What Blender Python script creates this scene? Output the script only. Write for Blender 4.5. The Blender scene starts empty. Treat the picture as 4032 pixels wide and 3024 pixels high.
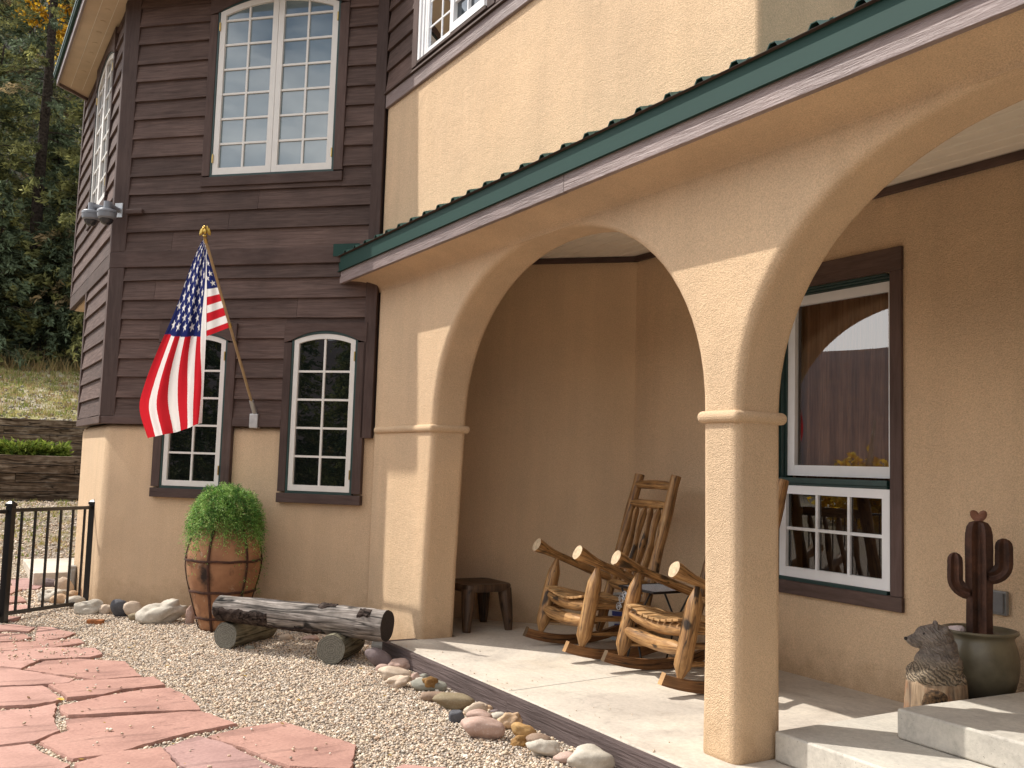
import bpy, bmesh, math, random
import numpy as np
from mathutils import Vector, Matrix, noise as mnoise
PI = math.pi
random.seed(7)
sc = bpy.context.scene
COL = sc.collection

# ------------------------------------------------------------------ helpers
def C(r, g, b):
    f = lambda c: (c/255/12.92) if c/255 <= .04045 else ((c/255+.055)/1.055)**2.4
    return (f(r), f(g), f(b), 1)

def link(o, parent=None):
    COL.objects.link(o)
    if parent is not None:
        o.parent = parent
    return o

def thing(name, label, cat, loc=(0, 0, 0), rz=0, group=None):
    o = bpy.data.objects.new(name, None)
    o.empty_display_size = .1
    link(o)
    o.location = loc
    o.rotation_euler = (0, 0, rz)
    o['label'] = label
    o['category'] = cat
    if group:
        o['group'] = group
    return o

def tag(o, label, cat, group=None):
    o['label'] = label
    o['category'] = cat
    if group:
        o['group'] = group
    return o

def struct(o):
    o['kind'] = 'structure'
    return o

class MB:
    """collects shapes and links them as ONE mesh object"""
    def __init__(s):
        s.v = []; s.f = []; s.uv = []; s.r = []; s.m = []
    def add(s, vs, fs, uvs=None, r=None, m=0):
        k = len(s.v)
        s.v += [tuple(p) for p in vs]
        rr = random.random() if r is None else r
        for i, f in enumerate(fs):
            s.f.append([k+j for j in f])
            s.uv.append(uvs[i] if uvs else [(0, 0)]*len(f))
            s.r.append(rr); s.m.append(m)
    def box(s, x0, x1, y0, y1, z0, z1, r=None, m=0):
        s.hexa([(x0, y0, z0), (x1, y0, z0), (x1, y1, z0), (x0, y1, z0), (x0, y0, z1), (x1, y0, z1), (x1, y1, z1), (x0, y1, z1)], r, m)
    def hexa(s, p, r=None, m=0):
        s.add(p, [(0, 3, 2, 1), (4, 5, 6, 7), (0, 1, 5, 4), (1, 2, 6, 5), (2, 3, 7, 6), (3, 0, 4, 7)], r=r, m=m)
    def fbox(s, F, s0, s1, z0, z1, d0, d1, r=None, m=0):
        s.hexa([F(a, d, z) for z in (z0, z1) for a, d in ((s0, d0), (s1, d0), (s1, d1), (s0, d1))], r, m)
    def prism(s, pts, vec, r=None, m=0):
        """polygon pts (3d) swept along vec"""
        n = len(pts)
        v = [Vector(p) for p in pts]; w = [p+Vector(vec) for p in v]
        s.add(v+w, [list(range(n))[::-1], list(range(n, 2*n))] + [(i, (i+1) % n, n+(i+1) % n, n+i) for i in range(n)], r=r, m=m)
    def fprism(s, F, pts, d0, d1, r=None, m=0):
        a = Vector(F(0, d0, 0)); b = Vector(F(0, d1, 0))
        s.prism([F(p[0], d0, p[1]) for p in pts], b-a, r, m)
    def tube(s, path, rad, seg=10, caps=True, r=None, m=0, wob=0, squash=None, cm=None, seed=0):
        path = [Vector(p) for p in path]
        n = len(path)
        if not hasattr(rad, '__len__'):
            rad = [rad]*n
        vs = []; L = 0; ls = []
        up = None
        for i, p in enumerate(path):
            t = (path[min(i+1, n-1)]-path[max(i-1, 0)]).normalized()
            if up is None:
                up = Vector((0, 0, 1)) if abs(t.z) < .9 else Vector((1, 0, 0))
            a = t.cross(up).normalized(); b = a.cross(t).normalized(); up = b
            if i: L += (p-path[i-1]).length
            ls.append(L)
            for k in range(seg):
                th = 2*PI*k/seg
                rr = rad[i]
                if wob:
                    rr *= 1+wob*mnoise.noise(Vector((math.cos(th)*1.7+seed*3.1, math.sin(th)*1.7+seed, L*7+seed*5)))
                q = (squash or (1, 1))
                vs.append(p+a*(rr*math.cos(th)*q[0])+b*(rr*math.sin(th)*q[1]))
        fs = []; uv = []
        cf = 2*PI*max(rad)
        for i in range(n-1):
            for k in range(seg):
                k2 = (k+1) % seg
                fs.append((i*seg+k, i*seg+k2, (i+1)*seg+k2, (i+1)*seg+k))
                u0, u1 = k/seg*cf, (k+1)/seg*cf
                uv.append([(ls[i], u0), (ls[i], u1), (ls[i+1], u1), (ls[i+1], u0)])
        rr = random.random() if r is None else r
        s.add(vs, fs, uv, rr, m)
        if caps:
            k0 = len(s.v)-n*seg
            c = m if cm is None else cm
            for ring, rev in ((0, True), (n-1, False)):
                idx = [k0+ring*seg+k for k in range(seg)]
                s.f.append(idx[::-1] if rev else idx)
                s.uv.append([(math.cos(2*PI*k/seg)*rad[ring], math.sin(2*PI*k/seg)*rad[ring]) for k in range(seg)])
                s.r.append(rr); s.m.append(c)
    def lathe(s, prof, seg=32, cx=0, cy=0, r=None, m=0):
        vs = []; fs = []; uv = []
        n = len(prof)
        for (rad, z) in prof:
            for k in range(seg):
                th = 2*PI*k/seg
                vs.append((cx+rad*math.cos(th), cy+rad*math.sin(th), z))
        for i in range(n-1):
            for k in range(seg):
                k2 = (k+1) % seg
                fs.append((i*seg+k, i*seg+k2, (i+1)*seg+k2, (i+1)*seg+k))
                uv.append([(prof[i][1], k/seg), (prof[i][1], (k+1)/seg), (prof[i+1][1], (k+1)/seg), (prof[i+1][1], k/seg)])
        s.add(vs, fs, uv, r, m)
    def build(s, name, mat, parent=None, smooth=False, bevel=0, bseg=2, auto=None):
        me = bpy.data.meshes.new(name)
        me.from_pydata(s.v, [], s.f)
        ul = me.uv_layers.new(name='UVMap')
        flat = [c for f in s.uv for p in f for c in p]
        ul.data.foreach_set('uv', flat)
        a = me.attributes.new('rnd', 'FLOAT', 'FACE')
        a.data.foreach_set('value', s.r)
        mats = mat if isinstance(mat, (list, tuple)) else [mat]
        for x in mats: me.materials.append(x)
        if len(mats) > 1:
            me.polygons.foreach_set('material_index', s.m)
        bm = bmesh.new(); bm.from_mesh(me)
        bmesh.ops.recalc_face_normals(bm, faces=bm.faces)
        bm.to_mesh(me); bm.free()
        if smooth:
            me.polygons.foreach_set('use_smooth', [True]*len(me.polygons))
            if auto:
                me.set_sharp_from_angle(angle=math.radians(auto))
        o = bpy.data.objects.new(name, me)
        link(o, parent)
        if bevel:
            b = o.modifiers.new('b', 'BEVEL'); b.width = bevel; b.segments = bseg
            b.limit_method = 'ANGLE'; b.angle_limit = math.radians(40)
            b.use_clamp_overlap = True
            if bseg > 2:
                me.polygons.foreach_set('use_smooth', [True]*len(me.polygons))
                b.harden_normals = False
                me.set_sharp_from_angle(angle=math.radians(80))
        return o

def np_mesh(name, V, F, mat, parent=None, col=None, smooth=False):
    """fast big mesh: V (n,3), F (m,k) ints, col (n,3) per-vertex colour"""
    me = bpy.data.meshes.new(name)
    n, m, k = len(V), len(F), F.shape[1]
    me.vertices.add(n); me.vertices.foreach_set('co', np.ascontiguousarray(V, np.float32).ravel())
    me.loops.add(m*k); me.loops.foreach_set('vertex_index', np.ascontiguousarray(F, np.int32).ravel())
    me.polygons.add(m)
    me.polygons.foreach_set('loop_start', np.arange(0, m*k, k, dtype=np.int32))
    me.polygons.foreach_set('loop_total', np.full(m, k, np.int32))
    if smooth:
        me.polygons.foreach_set('use_smooth', np.ones(m, bool))
    if col is not None:
        a = me.attributes.new('col', 'FLOAT_COLOR', 'POINT')
        c4 = np.ones((n, 4), np.float32); c4[:, :3] = col
        a.data.foreach_set('color', c4.ravel())
    me.update(calc_edges=True)
    if isinstance(mat, (list, tuple)):
        for x in mat: me.materials.append(x)
    else:
        me.materials.append(mat)
    o = bpy.data.objects.new(name, me)
    link(o, parent)
    return o

# ------------------------------------------------------------------ materials
class NT:
    def __init__(s, name):
        s.mat = bpy.data.materials.new(name); s.mat.use_nodes = True
        s.t = s.mat.node_tree; s.t.nodes.clear()
        s.out = s.n('ShaderNodeOutputMaterial')
        s.p = s.n('ShaderNodeBsdfPrincipled')
        s.l(s.p, 0, s.out, 0)
    def n(s, t, **kw):
        x = s.t.nodes.new(t)
        for k, v in kw.items(): setattr(x, k, v)
        return x
    def l(s, a, i, b, j):
        s.t.links.new(a.outputs[i], b.inputs[j])
    def coord(s, kind='Object', scale=(1, 1, 1), rot=(0, 0, 0)):
        tc = s.n('ShaderNodeTexCoord'); mp = s.n('ShaderNodeMapping')
        mp.inputs['Scale'].default_value = scale; mp.inputs['Rotation'].default_value = rot
        s.l(tc, kind, mp, 0)
        return mp
    def noise(s, mp, scale, detail=4, rough=.55, dist=0):
        x = s.n('ShaderNodeTexNoise'); x.inputs['Scale'].default_value = scale
        x.inputs['Detail'].default_value = detail; x.inputs['Roughness'].default_value = rough
        x.inputs['Distortion'].default_value = dist
        if mp is not None: s.l(mp, 0, x, 'Vector')
        return x
    def ramp(s, src, stops, out='Fac'):
        x = s.n('ShaderNodeValToRGB')
        e = x.color_ramp.elements
        while len(e) < len(stops): e.new(.5)
        for i, (p, c) in enumerate(stops):
            e[i].position = p
            e[i].color = c if len(c) == 4 else (*c, 1)
        s.l(src, out, x, 0)
        return x
    def mix(s, fac, a, b, mode='MIX'):
        x = s.n('ShaderNodeMix', data_type='RGBA', blend_type=mode)
        for sock, v in ((x.inputs[0], fac), (x.inputs[6], a), (x.inputs[7], b)):
            if isinstance(v, tuple) and len(v) == 2:
                s.t.links.new(v[0].outputs[v[1]], sock)
            elif hasattr(v, 'outputs'):
                s.t.links.new((v.outputs[2] if v.bl_idname == 'ShaderNodeMix' else v.outputs[0]), sock)
            else:
                sock.default_value = v
        return x
    def base(s, x):
        s.t.links.new(x.outputs[2] if x.bl_idname == 'ShaderNodeMix' else x.outputs[0], s.p.inputs['Base Color'])
    def bump(s, src, strength, dist, prev=None, out=0):
        b = s.n('ShaderNodeBump'); b.inputs['Strength'].default_value = strength; b.inputs['Distance'].default_value = dist
        s.t.links.new(src.outputs[out], b.inputs['Height'])
        if prev is not None: s.t.links.new(prev.outputs[0], b.inputs['Normal'])
        s.t.links.new(b.outputs[0], s.p.inputs['Normal'])
        return b
    def rough(s, v):
        s.p.inputs['Roughness'].default_value = v
        return s

def G4(v): return (v, v, v, 1)

def m_stucco(name, c, dark=.82, bs=.007):
    t = NT(name); mp = t.coord()
    big = t.noise(mp, 1.3, 5, .6)
    mid = t.noise(mp, 9, 3)
    col = t.mix((big, 'Fac'), tuple(x*dark for x in c[:3])+(1,), c)
    st = t.noise(t.coord(scale=(3, 3, .25)), 1.6, 4, .6)
    rs = t.ramp(st, [(.38, G4(.95)), (.62, G4(1.02))])
    col = t.mix(1.0, col, (rs, 0), 'MULTIPLY')
    pat = t.noise(mp, .55, 4, .6); rp_ = t.ramp(pat, [(.35, (.91, .92, .94, 1)), (.65, (1.05, 1.04, 1.02, 1))])
    col = t.mix(1.0, col, (rp_, 0), 'MULTIPLY')
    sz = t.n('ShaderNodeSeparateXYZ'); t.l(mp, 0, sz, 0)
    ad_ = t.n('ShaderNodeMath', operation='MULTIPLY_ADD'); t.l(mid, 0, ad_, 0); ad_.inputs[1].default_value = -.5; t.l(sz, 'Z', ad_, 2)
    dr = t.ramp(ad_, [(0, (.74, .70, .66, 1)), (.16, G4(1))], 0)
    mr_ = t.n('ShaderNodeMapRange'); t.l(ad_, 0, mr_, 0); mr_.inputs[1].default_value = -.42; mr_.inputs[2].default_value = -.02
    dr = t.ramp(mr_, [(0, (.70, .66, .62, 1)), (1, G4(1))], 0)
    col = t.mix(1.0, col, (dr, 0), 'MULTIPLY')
    fine = t.noise(mp, 165, 2, .5)
    rf = t.ramp(fine, [(.3, G4(.80)), (.7, G4(1.12))])
    col = t.mix(1.0, col, (rf, 0), 'MULTIPLY')
    t.base(col)
    a = t.bump(mid, .25, .03)
    t.bump(fine, 1.0, bs, a)
    t.rough(.95); t.p.inputs['Specular IOR Level'].default_value = .15
    return t.mat

def m_wood(name, c1, c2, ang=0, kind='Object', stretch=(1.2, 22, 22), bump=.5, rough=.75, spec=.3, streak=.5, axis=None):
    """painted / stained wood; grain runs along local x after rotating by ang"""
    t = NT(name)
    mp0 = t.coord(kind, rot=(0, 0, -ang))
    mp = t.n('ShaderNodeMapping'); t.l(mp0, 0, mp, 0); mp.inputs['Scale'].default_value = stretch
    at = t.n('ShaderNodeAttribute', attribute_name='rnd')
    off = t.n('ShaderNodeVectorMath', operation='SCALE'); off.inputs[0].default_value = (7, 13, 17)
    t.t.links.new(at.outputs['Fac'], off.inputs['Scale'])
    ad = t.n('ShaderNodeVectorMath', operation='ADD'); t.l(mp, 0, ad, 0); t.l(off, 0, ad, 1)
    g = t.noise(ad, 2.2, 6, .65, .6)
    big = t.noise(mp0, 2.1, 3)
    rg = t.ramp(g, [(.3, c1), (.7, c2)])
    rb = t.ramp(big, [(.3, G4(.78)), (.7, G4(1.15))])
    col = t.mix(1.0, rg, (rb, 0), 'MULTIPLY')
    rr = t.ramp(at, [(0, G4(1-streak*.5)), (1, G4(1+streak*.3))], 'Fac')
    col = t.mix(1.0, col, (rr, 0), 'MULTIPLY')
    t.base(col)
    t.bump(g, bump*1.6, .012)
    t.rough(rough); t.p.inputs['Specular IOR Level'].default_value = spec
    return t.mat

def m_plain(name, c, rough=.6, spec=.4, metal=0, var=.12, nscale=20, bump=0, bdist=.003, dark=None):
    t = NT(name); mp = t.coord()
    n = t.noise(mp, nscale, 4)
    c0 = dark or tuple(x*(1-var*2) for x in c[:3])+(1,)
    col = t.ramp(n, [(.3, c0), (.7, c)])
    t.base(col)
    if bump: t.bump(n, bump, bdist)
    t.rough(rough); t.p.inputs['Specular IOR Level'].default_value = spec; t.p.inputs['Metallic'].default_value = metal
    return t.mat

def m_vcol(name, rough=.9, spec=.2, trans=0, bump=0, bscale=300, mul=1.0):
    t = NT(name)
    a = t.n('ShaderNodeAttribute', attribute_name='col')
    mp = t.coord()
    n = t.noise(mp, bscale, 3)
    r = t.ramp(n, [(.3, G4(.8*mul)), (.7, G4(1.15*mul))])
    col = t.mix(1.0, (a, 'Color'), (r, 0), 'MULTIPLY')
    t.base(col)
    if bump: t.bump(n, bump, .004)
    t.rough(rough); t.p.inputs['Specular IOR Level'].default_value = spec
    if trans:
        tr = t.n('ShaderNodeBsdfTranslucent'); ms = t.n('ShaderNodeMixShader'); ms.inputs[0].default_value = trans
        t.t.links.new(col.outputs[2], tr.inputs[0])
        t.l(t.p, 0, ms, 1); t.l(tr, 0, ms, 2); t.l(ms, 0, t.out, 0)
    return t.mat

def m_pane(name, inner, refl=.12, tint=(.9, .95, 1), var=0):
    """window glass in front of a dark or curtained room"""
    t = NT(name)
    d = t.n('ShaderNodeBsdfDiffuse'); g = t.n('ShaderNodeBsdfGlossy'); g.inputs['Roughness'].default_value = 0.0
    g.inputs[0].default_value = (*tint, 1)
    mp = t.coord()
    n = t.noise(mp, 1.6, 3)
    r = t.ramp(n, [(.3, tuple(x*(1-var) for x in inner[:3])+(1,)), (.75, inner)])
    t.l(r, 0, d, 0)
    wv = t.noise(mp, 2.2, 1)
    b = t.n('ShaderNodeBump'); b.inputs['Strength'].default_value = .05; b.inputs['Distance'].default_value = .02
    t.l(wv, 0, b, 'Height'); t.l(b, 0, g, 'Normal')
    fr = t.n('ShaderNodeFresnel'); fr.inputs[0].default_value = 1.5
    ad = t.n('ShaderNodeMath', operation='ADD'); ad.inputs[1].default_value = refl; ad.use_clamp = True
    t.l(fr, 0, ad, 0)
    ms = t.n('ShaderNodeMixShader'); t.l(ad, 0, ms, 0); t.l(d, 0, ms, 1); t.l(g, 0, ms, 2); t.l(ms, 0, t.out, 0)
    return t.mat

def m_glass(name, refl=.1):
    t = NT(name)
    d = t.n('ShaderNodeBsdfTransparent'); d.inputs[0].default_value = (.86, .86, .84, 1)
    g = t.n('ShaderNodeBsdfGlossy'); g.inputs['Roughness'].default_value = 0.0
    fr = t.n('ShaderNodeFresnel'); fr.inputs[0].default_value = 1.5
    ad = t.n('ShaderNodeMath', operation='ADD'); ad.inputs[1].default_value = refl; ad.use_clamp = True
    t.l(fr, 0, ad, 0)
    ms = t.n('ShaderNodeMixShader'); t.l(ad, 0, ms, 0); t.l(d, 0, ms, 1); t.l(g, 0, ms, 2); t.l(ms, 0, t.out, 0)
    return t.mat

M = {}
STC = (.755, .545, .35, 1)
M['stucco'] = m_stucco('sand_stucco', STC)
Q = math.radians(45)
DK1, DK2 = (.064, .038, .031, 1), (.150, .098, .081, 1)
M['siding_q'] = m_wood('brown_stained_siding', DK1, DK2, Q)
M['siding_x'] = m_wood('brown_stained_siding_front', DK1, DK2, 0)
M['trim_q'] = m_wood('brown_trim', (.068, .041, .034, 1), (.105, .069, .059, 1), Q, stretch=(2, 14, 14), bump=.25)
M['trim_v'] = m_wood('brown_trim_upright', (.068, .041, .034, 1), (.105, .069, .059, 1), 0, stretch=(14, 14, 1.5), bump=.25)
M['trim_x'] = m_wood('brown_trim_front', (.070, .043, .034, 1), (.110, .072, .060, 1), 0, stretch=(2, 14, 14), bump=.25)
M['fascia'] = m_wood('mauve_weathered_fascia', (.185, .135, .125, 1), (.285, .22, .205, 1), 0, stretch=(2.0, 30, 30), bump=.5, rough=.5, spec=.5, streak=.2)
M['edge_board'] = m_wood('weathered_edging', (.085, .060, .055, 1), (.150, .112, .105, 1), 0, stretch=(1.0, 26, 26), bump=.9, rough=.8, streak=.2)
M['white'] = m_plain('white_window_paint', (.74, .71, .66, 1), .45, .5, var=.04, nscale=9)
M['white2'] = m_plain('bright_window_paint', (.80, .80, .80, 1), .4, .5, var=.03, nscale=9)
M['green'] = m_plain('dark_green_cladding', (.018, .050, .044, 1), .45, .5, var=.15, nscale=14)
M['drip'] = m_plain('green_metal_flashing', (.011, .046, .036, 1), .6, .25, var=.05, nscale=3)
M['roofmetal'] = m_plain('green_metal_roof', (.03, .10, .08, 1), .4, .5, var=.2, nscale=8)
M['soffit'] = m_plain('cream_soffit', (.62, .47, .31, 1), .7, .3, var=.06, nscale=5)
M['ceiling'] = m_plain('white_porch_ceiling', (.86, .79, .67, 1), .6, .3, var=.04, nscale=5)
M['sheath'] = m_plain('dark_sheathing', (.03, .02, .018, 1), .9, .1)
M['brass'] = m_plain('brass', (.55, .38, .13, 1), .3, .5, 1.0, var=.1)
M['pane_dark'] = m_pane('dark_window_pane', (.005, .007, .006, 1), .045)
M['pane_sky'] = m_pane('upper_window_pane', (.185, .24, .255, 1), .085, var=.30)  # pale blind colour behind the glass, with reflected clouds painted in as noise
M['pane_scr'] = m_pane('screened_window_pane', (.03, .035, .042, 1), .05, var=.3)
M['glass'] = m_glass('clear_window_pane', .10)
M['glass2'] = m_glass('coated_window_pane', .12)
M['black'] = m_plain('black_powder_coat', (.006, .006, .007, 1), .3, .5, var=.2, nscale=30)
M['room'] = m_plain('dim_room', (.05, .03, .022, 1), .9, .1)
def m_concrete(name, c, c2, bump=.3):
    t = NT(name); mp = t.coord()
    a = t.noise(mp, 1.7, 6, .65, .4); b = t.noise(mp, 34, 4, .7)
    r = t.ramp(a, [(.28, c2), (.5, c), (.75, tuple(min(1, x*1.08) for x in c[:3])+(1,))])
    r2 = t.ramp(b, [(.3, G4(.86)), (.62, G4(1.05))])
    v = t.noise(mp, 5, 8, .75, 1.5)
    r3 = t.ramp(v, [(.33, G4(.84)), (.46, G4(1.0))])
    x = t.mix(1.0, r, (r2, 0), 'MULTIPLY'); x = t.mix(1.0, x, (r3, 0), 'MULTIPLY')
    w_ = t.noise(mp, .8, 5, .65, 1.0); r5 = t.ramp(w_, [(.36, (.80, .79, .80, 1)), (.52, G4(1)), (.70, (1.04, 1.02, .97, 1))]); x = t.mix(1.0, x, (r5, 0), 'MULTIPLY')
    q_ = t.noise(mp, 120, 2, .6); r6 = t.ramp(q_, [(.27, G4(.5)), (.33, G4(1))]); x = t.mix(1.0, x, (r6, 0), 'MULTIPLY')
    t.base(x); t.bump(b, bump, .006); t.rough(.85); t.p.inputs['Specular IOR Level'].default_value = .25
    return t.mat
M['slab'] = m_concrete('cream_concrete', (.58, .515, .43, 1), (.46, .395, .32, 1))
M['steps'] = m_concrete('grey_cream_concrete', (.52, .485, .42, 1), (.37, .345, .30, 1))
def m_logwood(name, c1, c2, c3, rough=.5, spec=.4, knots=True, us=3.0, vs=34, bump=.4, crack=.010):
    t = NT(name); mp = t.coord('UV', scale=(us, vs, 1))
    at = t.n('ShaderNodeAttribute', attribute_name='rnd')
    off = t.n('ShaderNodeVectorMath', operation='SCALE'); off.inputs[0].default_value = (17, 23, 11)
    t.t.links.new(at.outputs['Fac'], off.inputs['Scale'])
    ad = t.n('ShaderNodeVectorMath', operation='ADD'); t.l(mp, 0, ad, 0); t.l(off, 0, ad, 1)
    g = t.noise(ad, 1.0, 6, .65, 1.2)
    r = t.ramp(g, [(.30, c1), (.5, c2), (.72, c3)])
    mp2 = t.coord('Object', scale=(1, 1, 1)); b = t.noise(mp2, 9, 3)
    rb = t.ramp(b, [(.3, G4(.72)), (.7, G4(1.18))])
    x = t.mix(1.0, r, (rb, 0), 'MULTIPLY')
    if knots:
        ad2 = t.n('ShaderNodeVectorMath', operation='MULTIPLY'); ad2.inputs[1].default_value = (.9, .12, 1); t.l(ad, 0, ad2, 0)
        k = t.noise(ad2, 2.1, 2, .4, .3)
        rk = t.ramp(k, [(.30, G4(.13)), (.36, G4(1))])
        x = t.mix(1.0, x, (rk, 0), 'MULTIPLY')
    if crack:
        ad3 = t.n('ShaderNodeVectorMath', operation='MULTIPLY'); ad3.inputs[1].default_value = (.28, .30, 1); t.l(ad, 0, ad3, 0)
        ck = t.noise(ad3, 1.0, 3, .5, .5)
        rc = t.ramp(ck, [(.5-crack*1.5, G4(1)), (.5, G4(.12)), (.5+crack*1.5, G4(1))])
        x = t.mix(1.0, x, (rc, 0), 'MULTIPLY')
    t.base(x); t.bump(g, bump, .006); t.rough(rough); t.p.inputs['Specular IOR Level'].default_value = spec
    return t.mat
M['log'] = m_logwood('honey_log', (.095, .040, .012, 1), (.30, .155, .055, 1), (.50, .30, .125, 1))
M['logend'] = m_plain('pale_cut_end', (.62, .47, .30, 1), .7, .3, var=.2, nscale=40)
M['rocker'] = m_logwood('brown_rocker', (.09, .035, .012, 1), (.19, .085, .03, 1), (.27, .14, .055, 1), knots=False, us=2, vs=40)
M['slat'] = m_logwood('pale_slat', (.24, .12, .045, 1), (.45, .26, .11, 1), (.60, .39, .19, 1), knots=False, us=4, vs=40)
M['oldwood'] = m_logwood('dark_stool_wood', (.028, .015, .008, 1), (.080, .044, .024, 1), (.14, .085, .05, 1), rough=.45)
M['greylog'] = m_logwood('weathered_grey_log', (.040, .031, .025, 1), (.25, .22, .195, 1), (.50, .45, .41, 1), rough=.9, spec=.2, us=2.4, vs=26, bump=1.0, crack=.02)
M['greenlog'] = m_logwood('weathered_green_log', (.045, .040, .026, 1), (.18, .16, .11, 1), (.33, .30, .215, 1), rough=.9, spec=.2, us=2.4, vs=26, bump=1.0, crack=.02)
def m_endgrain(name, c1, c2):
    t = NT(name); mp = t.coord('UV')
    n0 = t.noise(mp, 14, 3)
    ln = t.n('ShaderNodeVectorMath', operation='LENGTH'); t.l(mp, 0, ln, 0)
    mu = t.n('ShaderNodeMath', operation='MULTIPLY'); mu.inputs[1].default_value = 420; t.l(ln, 'Value', mu, 0)
    ad = t.n('ShaderNodeMath', operation='ADD'); t.l(mu, 0, ad, 0)
    m2 = t.n('ShaderNodeMath', operation='MULTIPLY'); m2.inputs[1].default_value = 10; t.l(n0, 0, m2, 0); t.l(m2, 0, ad, 1)
    sn = t.n('ShaderNodeMath', operation='SINE'); t.l(ad, 0, sn, 0)
    m3 = t.n('ShaderNodeMath', operation='MULTIPLY_ADD'); m3.inputs[1].default_value = .09; m3.inputs[2].default_value = .5; t.l(sn, 0, m3, 0)
    n1 = t.noise(mp, 60, 5, .7)
    m4 = t.n('ShaderNodeMath', operation='MULTIPLY'); t.l(m3, 0, m4, 0)
    m5 = t.n('ShaderNodeMath', operation='MULTIPLY'); m5.inputs[1].default_value = 2.0; t.l(n1, 0, m5, 0); t.l(m5, 0, m4, 1)
    r = t.ramp(m4, [(.2, c1), (.75, c2)], 0)
    t.base(r); t.bump(m4, .6, .006); t.rough(.9)
    return t.mat
M['endgrain'] = m_endgrain('grey_end_grain', (.035, .032, .024, 1), (.25, .235, .19, 1))
M['enddark'] = m_endgrain('dark_end_grain', (.010, .007, .006, 1), (.05, .036, .03, 1))

# ------------------------------------------------------------------ frames of the house walls: (along, outwards, up) -> world
def frame(ox, oy, ux, uy, nx, ny):
    return lambda s, d, z: (ox+ux*s+nx*d, oy+uy*s+ny*d, z)
R2 = 2**-.5
FQ = frame(-8.45, 3.5, R2, R2, R2, -R2)       # tower facet that faces the viewer
FP = frame(0, 3.5, 1, 0, 0, -1)               # porch front wall
FL = frame(0, 1.42, 1, 0, 0, -1)              # tower facet on the far left
FB = frame(0, 5.47, 1, 0, 0, -1)              # back wall of the porch
GZ = -.13                                     # gravel level
# ------------------------------------------------------------------ HOUSE
house = thing('house', 'tan stucco house with dark brown timber-clad tower and arched front porch', 'house', (-6, 4, GZ))
HI = Matrix.Translation((-6, 4, GZ)).inverted()
def H(o, parent=None):
    """hang a part built in world coordinates under the house"""
    o.parent = parent or house
    o.matrix_parent_inverse = HI if parent is None else Matrix.Identity(4)
    return o
# parts built in world coordinates; parent inverse keeps them in place
def part(mb, name, mat, parent=None, **kw):
    o = mb.build(name, mat, None, **kw)
    if parent is None:
        return H(o)
    o.parent = parent
    o.matrix_parent_inverse = Matrix.Identity(4)
    return o

# ---- tower: lower stucco storey, upper timber storey
mb = MB()
foot = [(-8.40, 3.56), (-10.503, 1.447), (-12.40, 1.447), (-14.1, 3.147), (-14.1, 9), (-8.40, 9)]
mb.prism([(x, y, -.4) for x, y in foot], (0, 0, 2.15))
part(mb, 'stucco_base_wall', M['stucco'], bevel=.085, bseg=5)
mb = MB()
foot = [(-8.44, 3.52), (-10.515, 1.445), (-12.34, 1.445), (-14.0, 3.1), (-14.0, 9), (-8.44, 9)]
mb.prism([(x, y, 1.752) for x, y in foot], (0, 0, 1.6))
foot = [(-8.44, 3.52), (-10.52, 1.44), (-13.98, 1.44), (-16.4, 3.86), (-16.4, 9), (-8.44, 9)]
mb.prism([(x, y, 3.36) for x, y in foot], (0, 0, 3.0))
part(mb, 'timber_wall', M['sheath'])

def siding(F, s0, s1, zb, zt, e, holes=(), d=.043, name='siding', mat=None):
    mb = MB(); z = zb; k = 0
    while z < zt-.02:
        z1 = min(z+e, zt)
        segs = [(s0, s1)]; fill = []
        for (a, b, c, dd) in holes:
            if z < dd < z1: fill.append((max(a, s0), min(b, s1), dd, z1))
            if z < c < z1: fill.append((max(a, s0), min(b, s1), z, c))
        for (a, b, c, dd) in holes:
            if z1 > c+.001 and z < dd-.001:
                ns = []
                for (p, q) in segs:
                    if b <= p or a >= q: ns.append((p, q)); continue
                    if a > p: ns.append((p, a))
                    if b < q: ns.append((b, q))
                segs = ns
        jog = random.uniform(-.006, .006)
        for (a, b, c, dd) in fill:
            f0, f1 = d-(d-.014)*(c-z)/e, d-(d-.014)*(dd-z)/e
            mb.hexa([F(a, 0, c), F(b, 0, c), F(b, f0, c), F(a, f0, c), F(a, 0, dd), F(b, 0, dd), F(b, f1, dd), F(a, f1, dd)])
        ns = []
        for (p, q) in segs:
            if q-p > 1.0 and random.random() < .5:
                b = random.uniform(p+.3, q-.3); ns += [(p, b-.0015), (b+.0015, q)]
            else: ns.append((p, q))
        for (p, q) in ns:
            n = max(1, int((q-p)/.35))
            j = [random.uniform(-.0045, .0045) for _ in range(n+1)]
            r = random.random()
            for i in range(n):
                a, b = p+(q-p)*i/n, p+(q-p)*(i+1)/n
                za, zc = z+jog+j[i], z+jog+j[i+1]
                mb.hexa([F(a, 0, za), F(b, 0, zc), F(b, d, zc), F(a, d, za),
                         F(a, 0, z1+.012), F(b, 0, z1+.012), F(b, .014, z1+.012), F(a, .014, z1+.012)], r)
        z = z1; k += 1
    return part(mb, name, mat)

W1 = (-2.20, -1.576); W2 = (-.835, -.20); UW = (-1.843, -.539)
holesL = [(W1[0]-.12, W1[1]+.12, 1.0, 2.75), (W2[0]-.105, W2[1]+.115, 1.0, 2.75)]
siding(FQ, -2.80, -.10, 1.822, 3.341, .1976, holesL, mat=M['siding_q'])
siding(FQ, -2.80, -.10, 3.503, 6.2, .1985, [(UW[0]-.115, UW[1]+.122, 4.145, 6.6)], mat=M['siding_q'])
siding(FL, -12.33, -10.60, 1.822, 3.341, .1976, mat=M['siding_x'])
LW = (-12.55, -11.28)
siding(FL, -13.95, -10.60, 3.503, 6.2, .1985, [(LW[0]-.11, LW[1]+.11, 4.145, 6.4)], mat=M['siding_x'])
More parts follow.
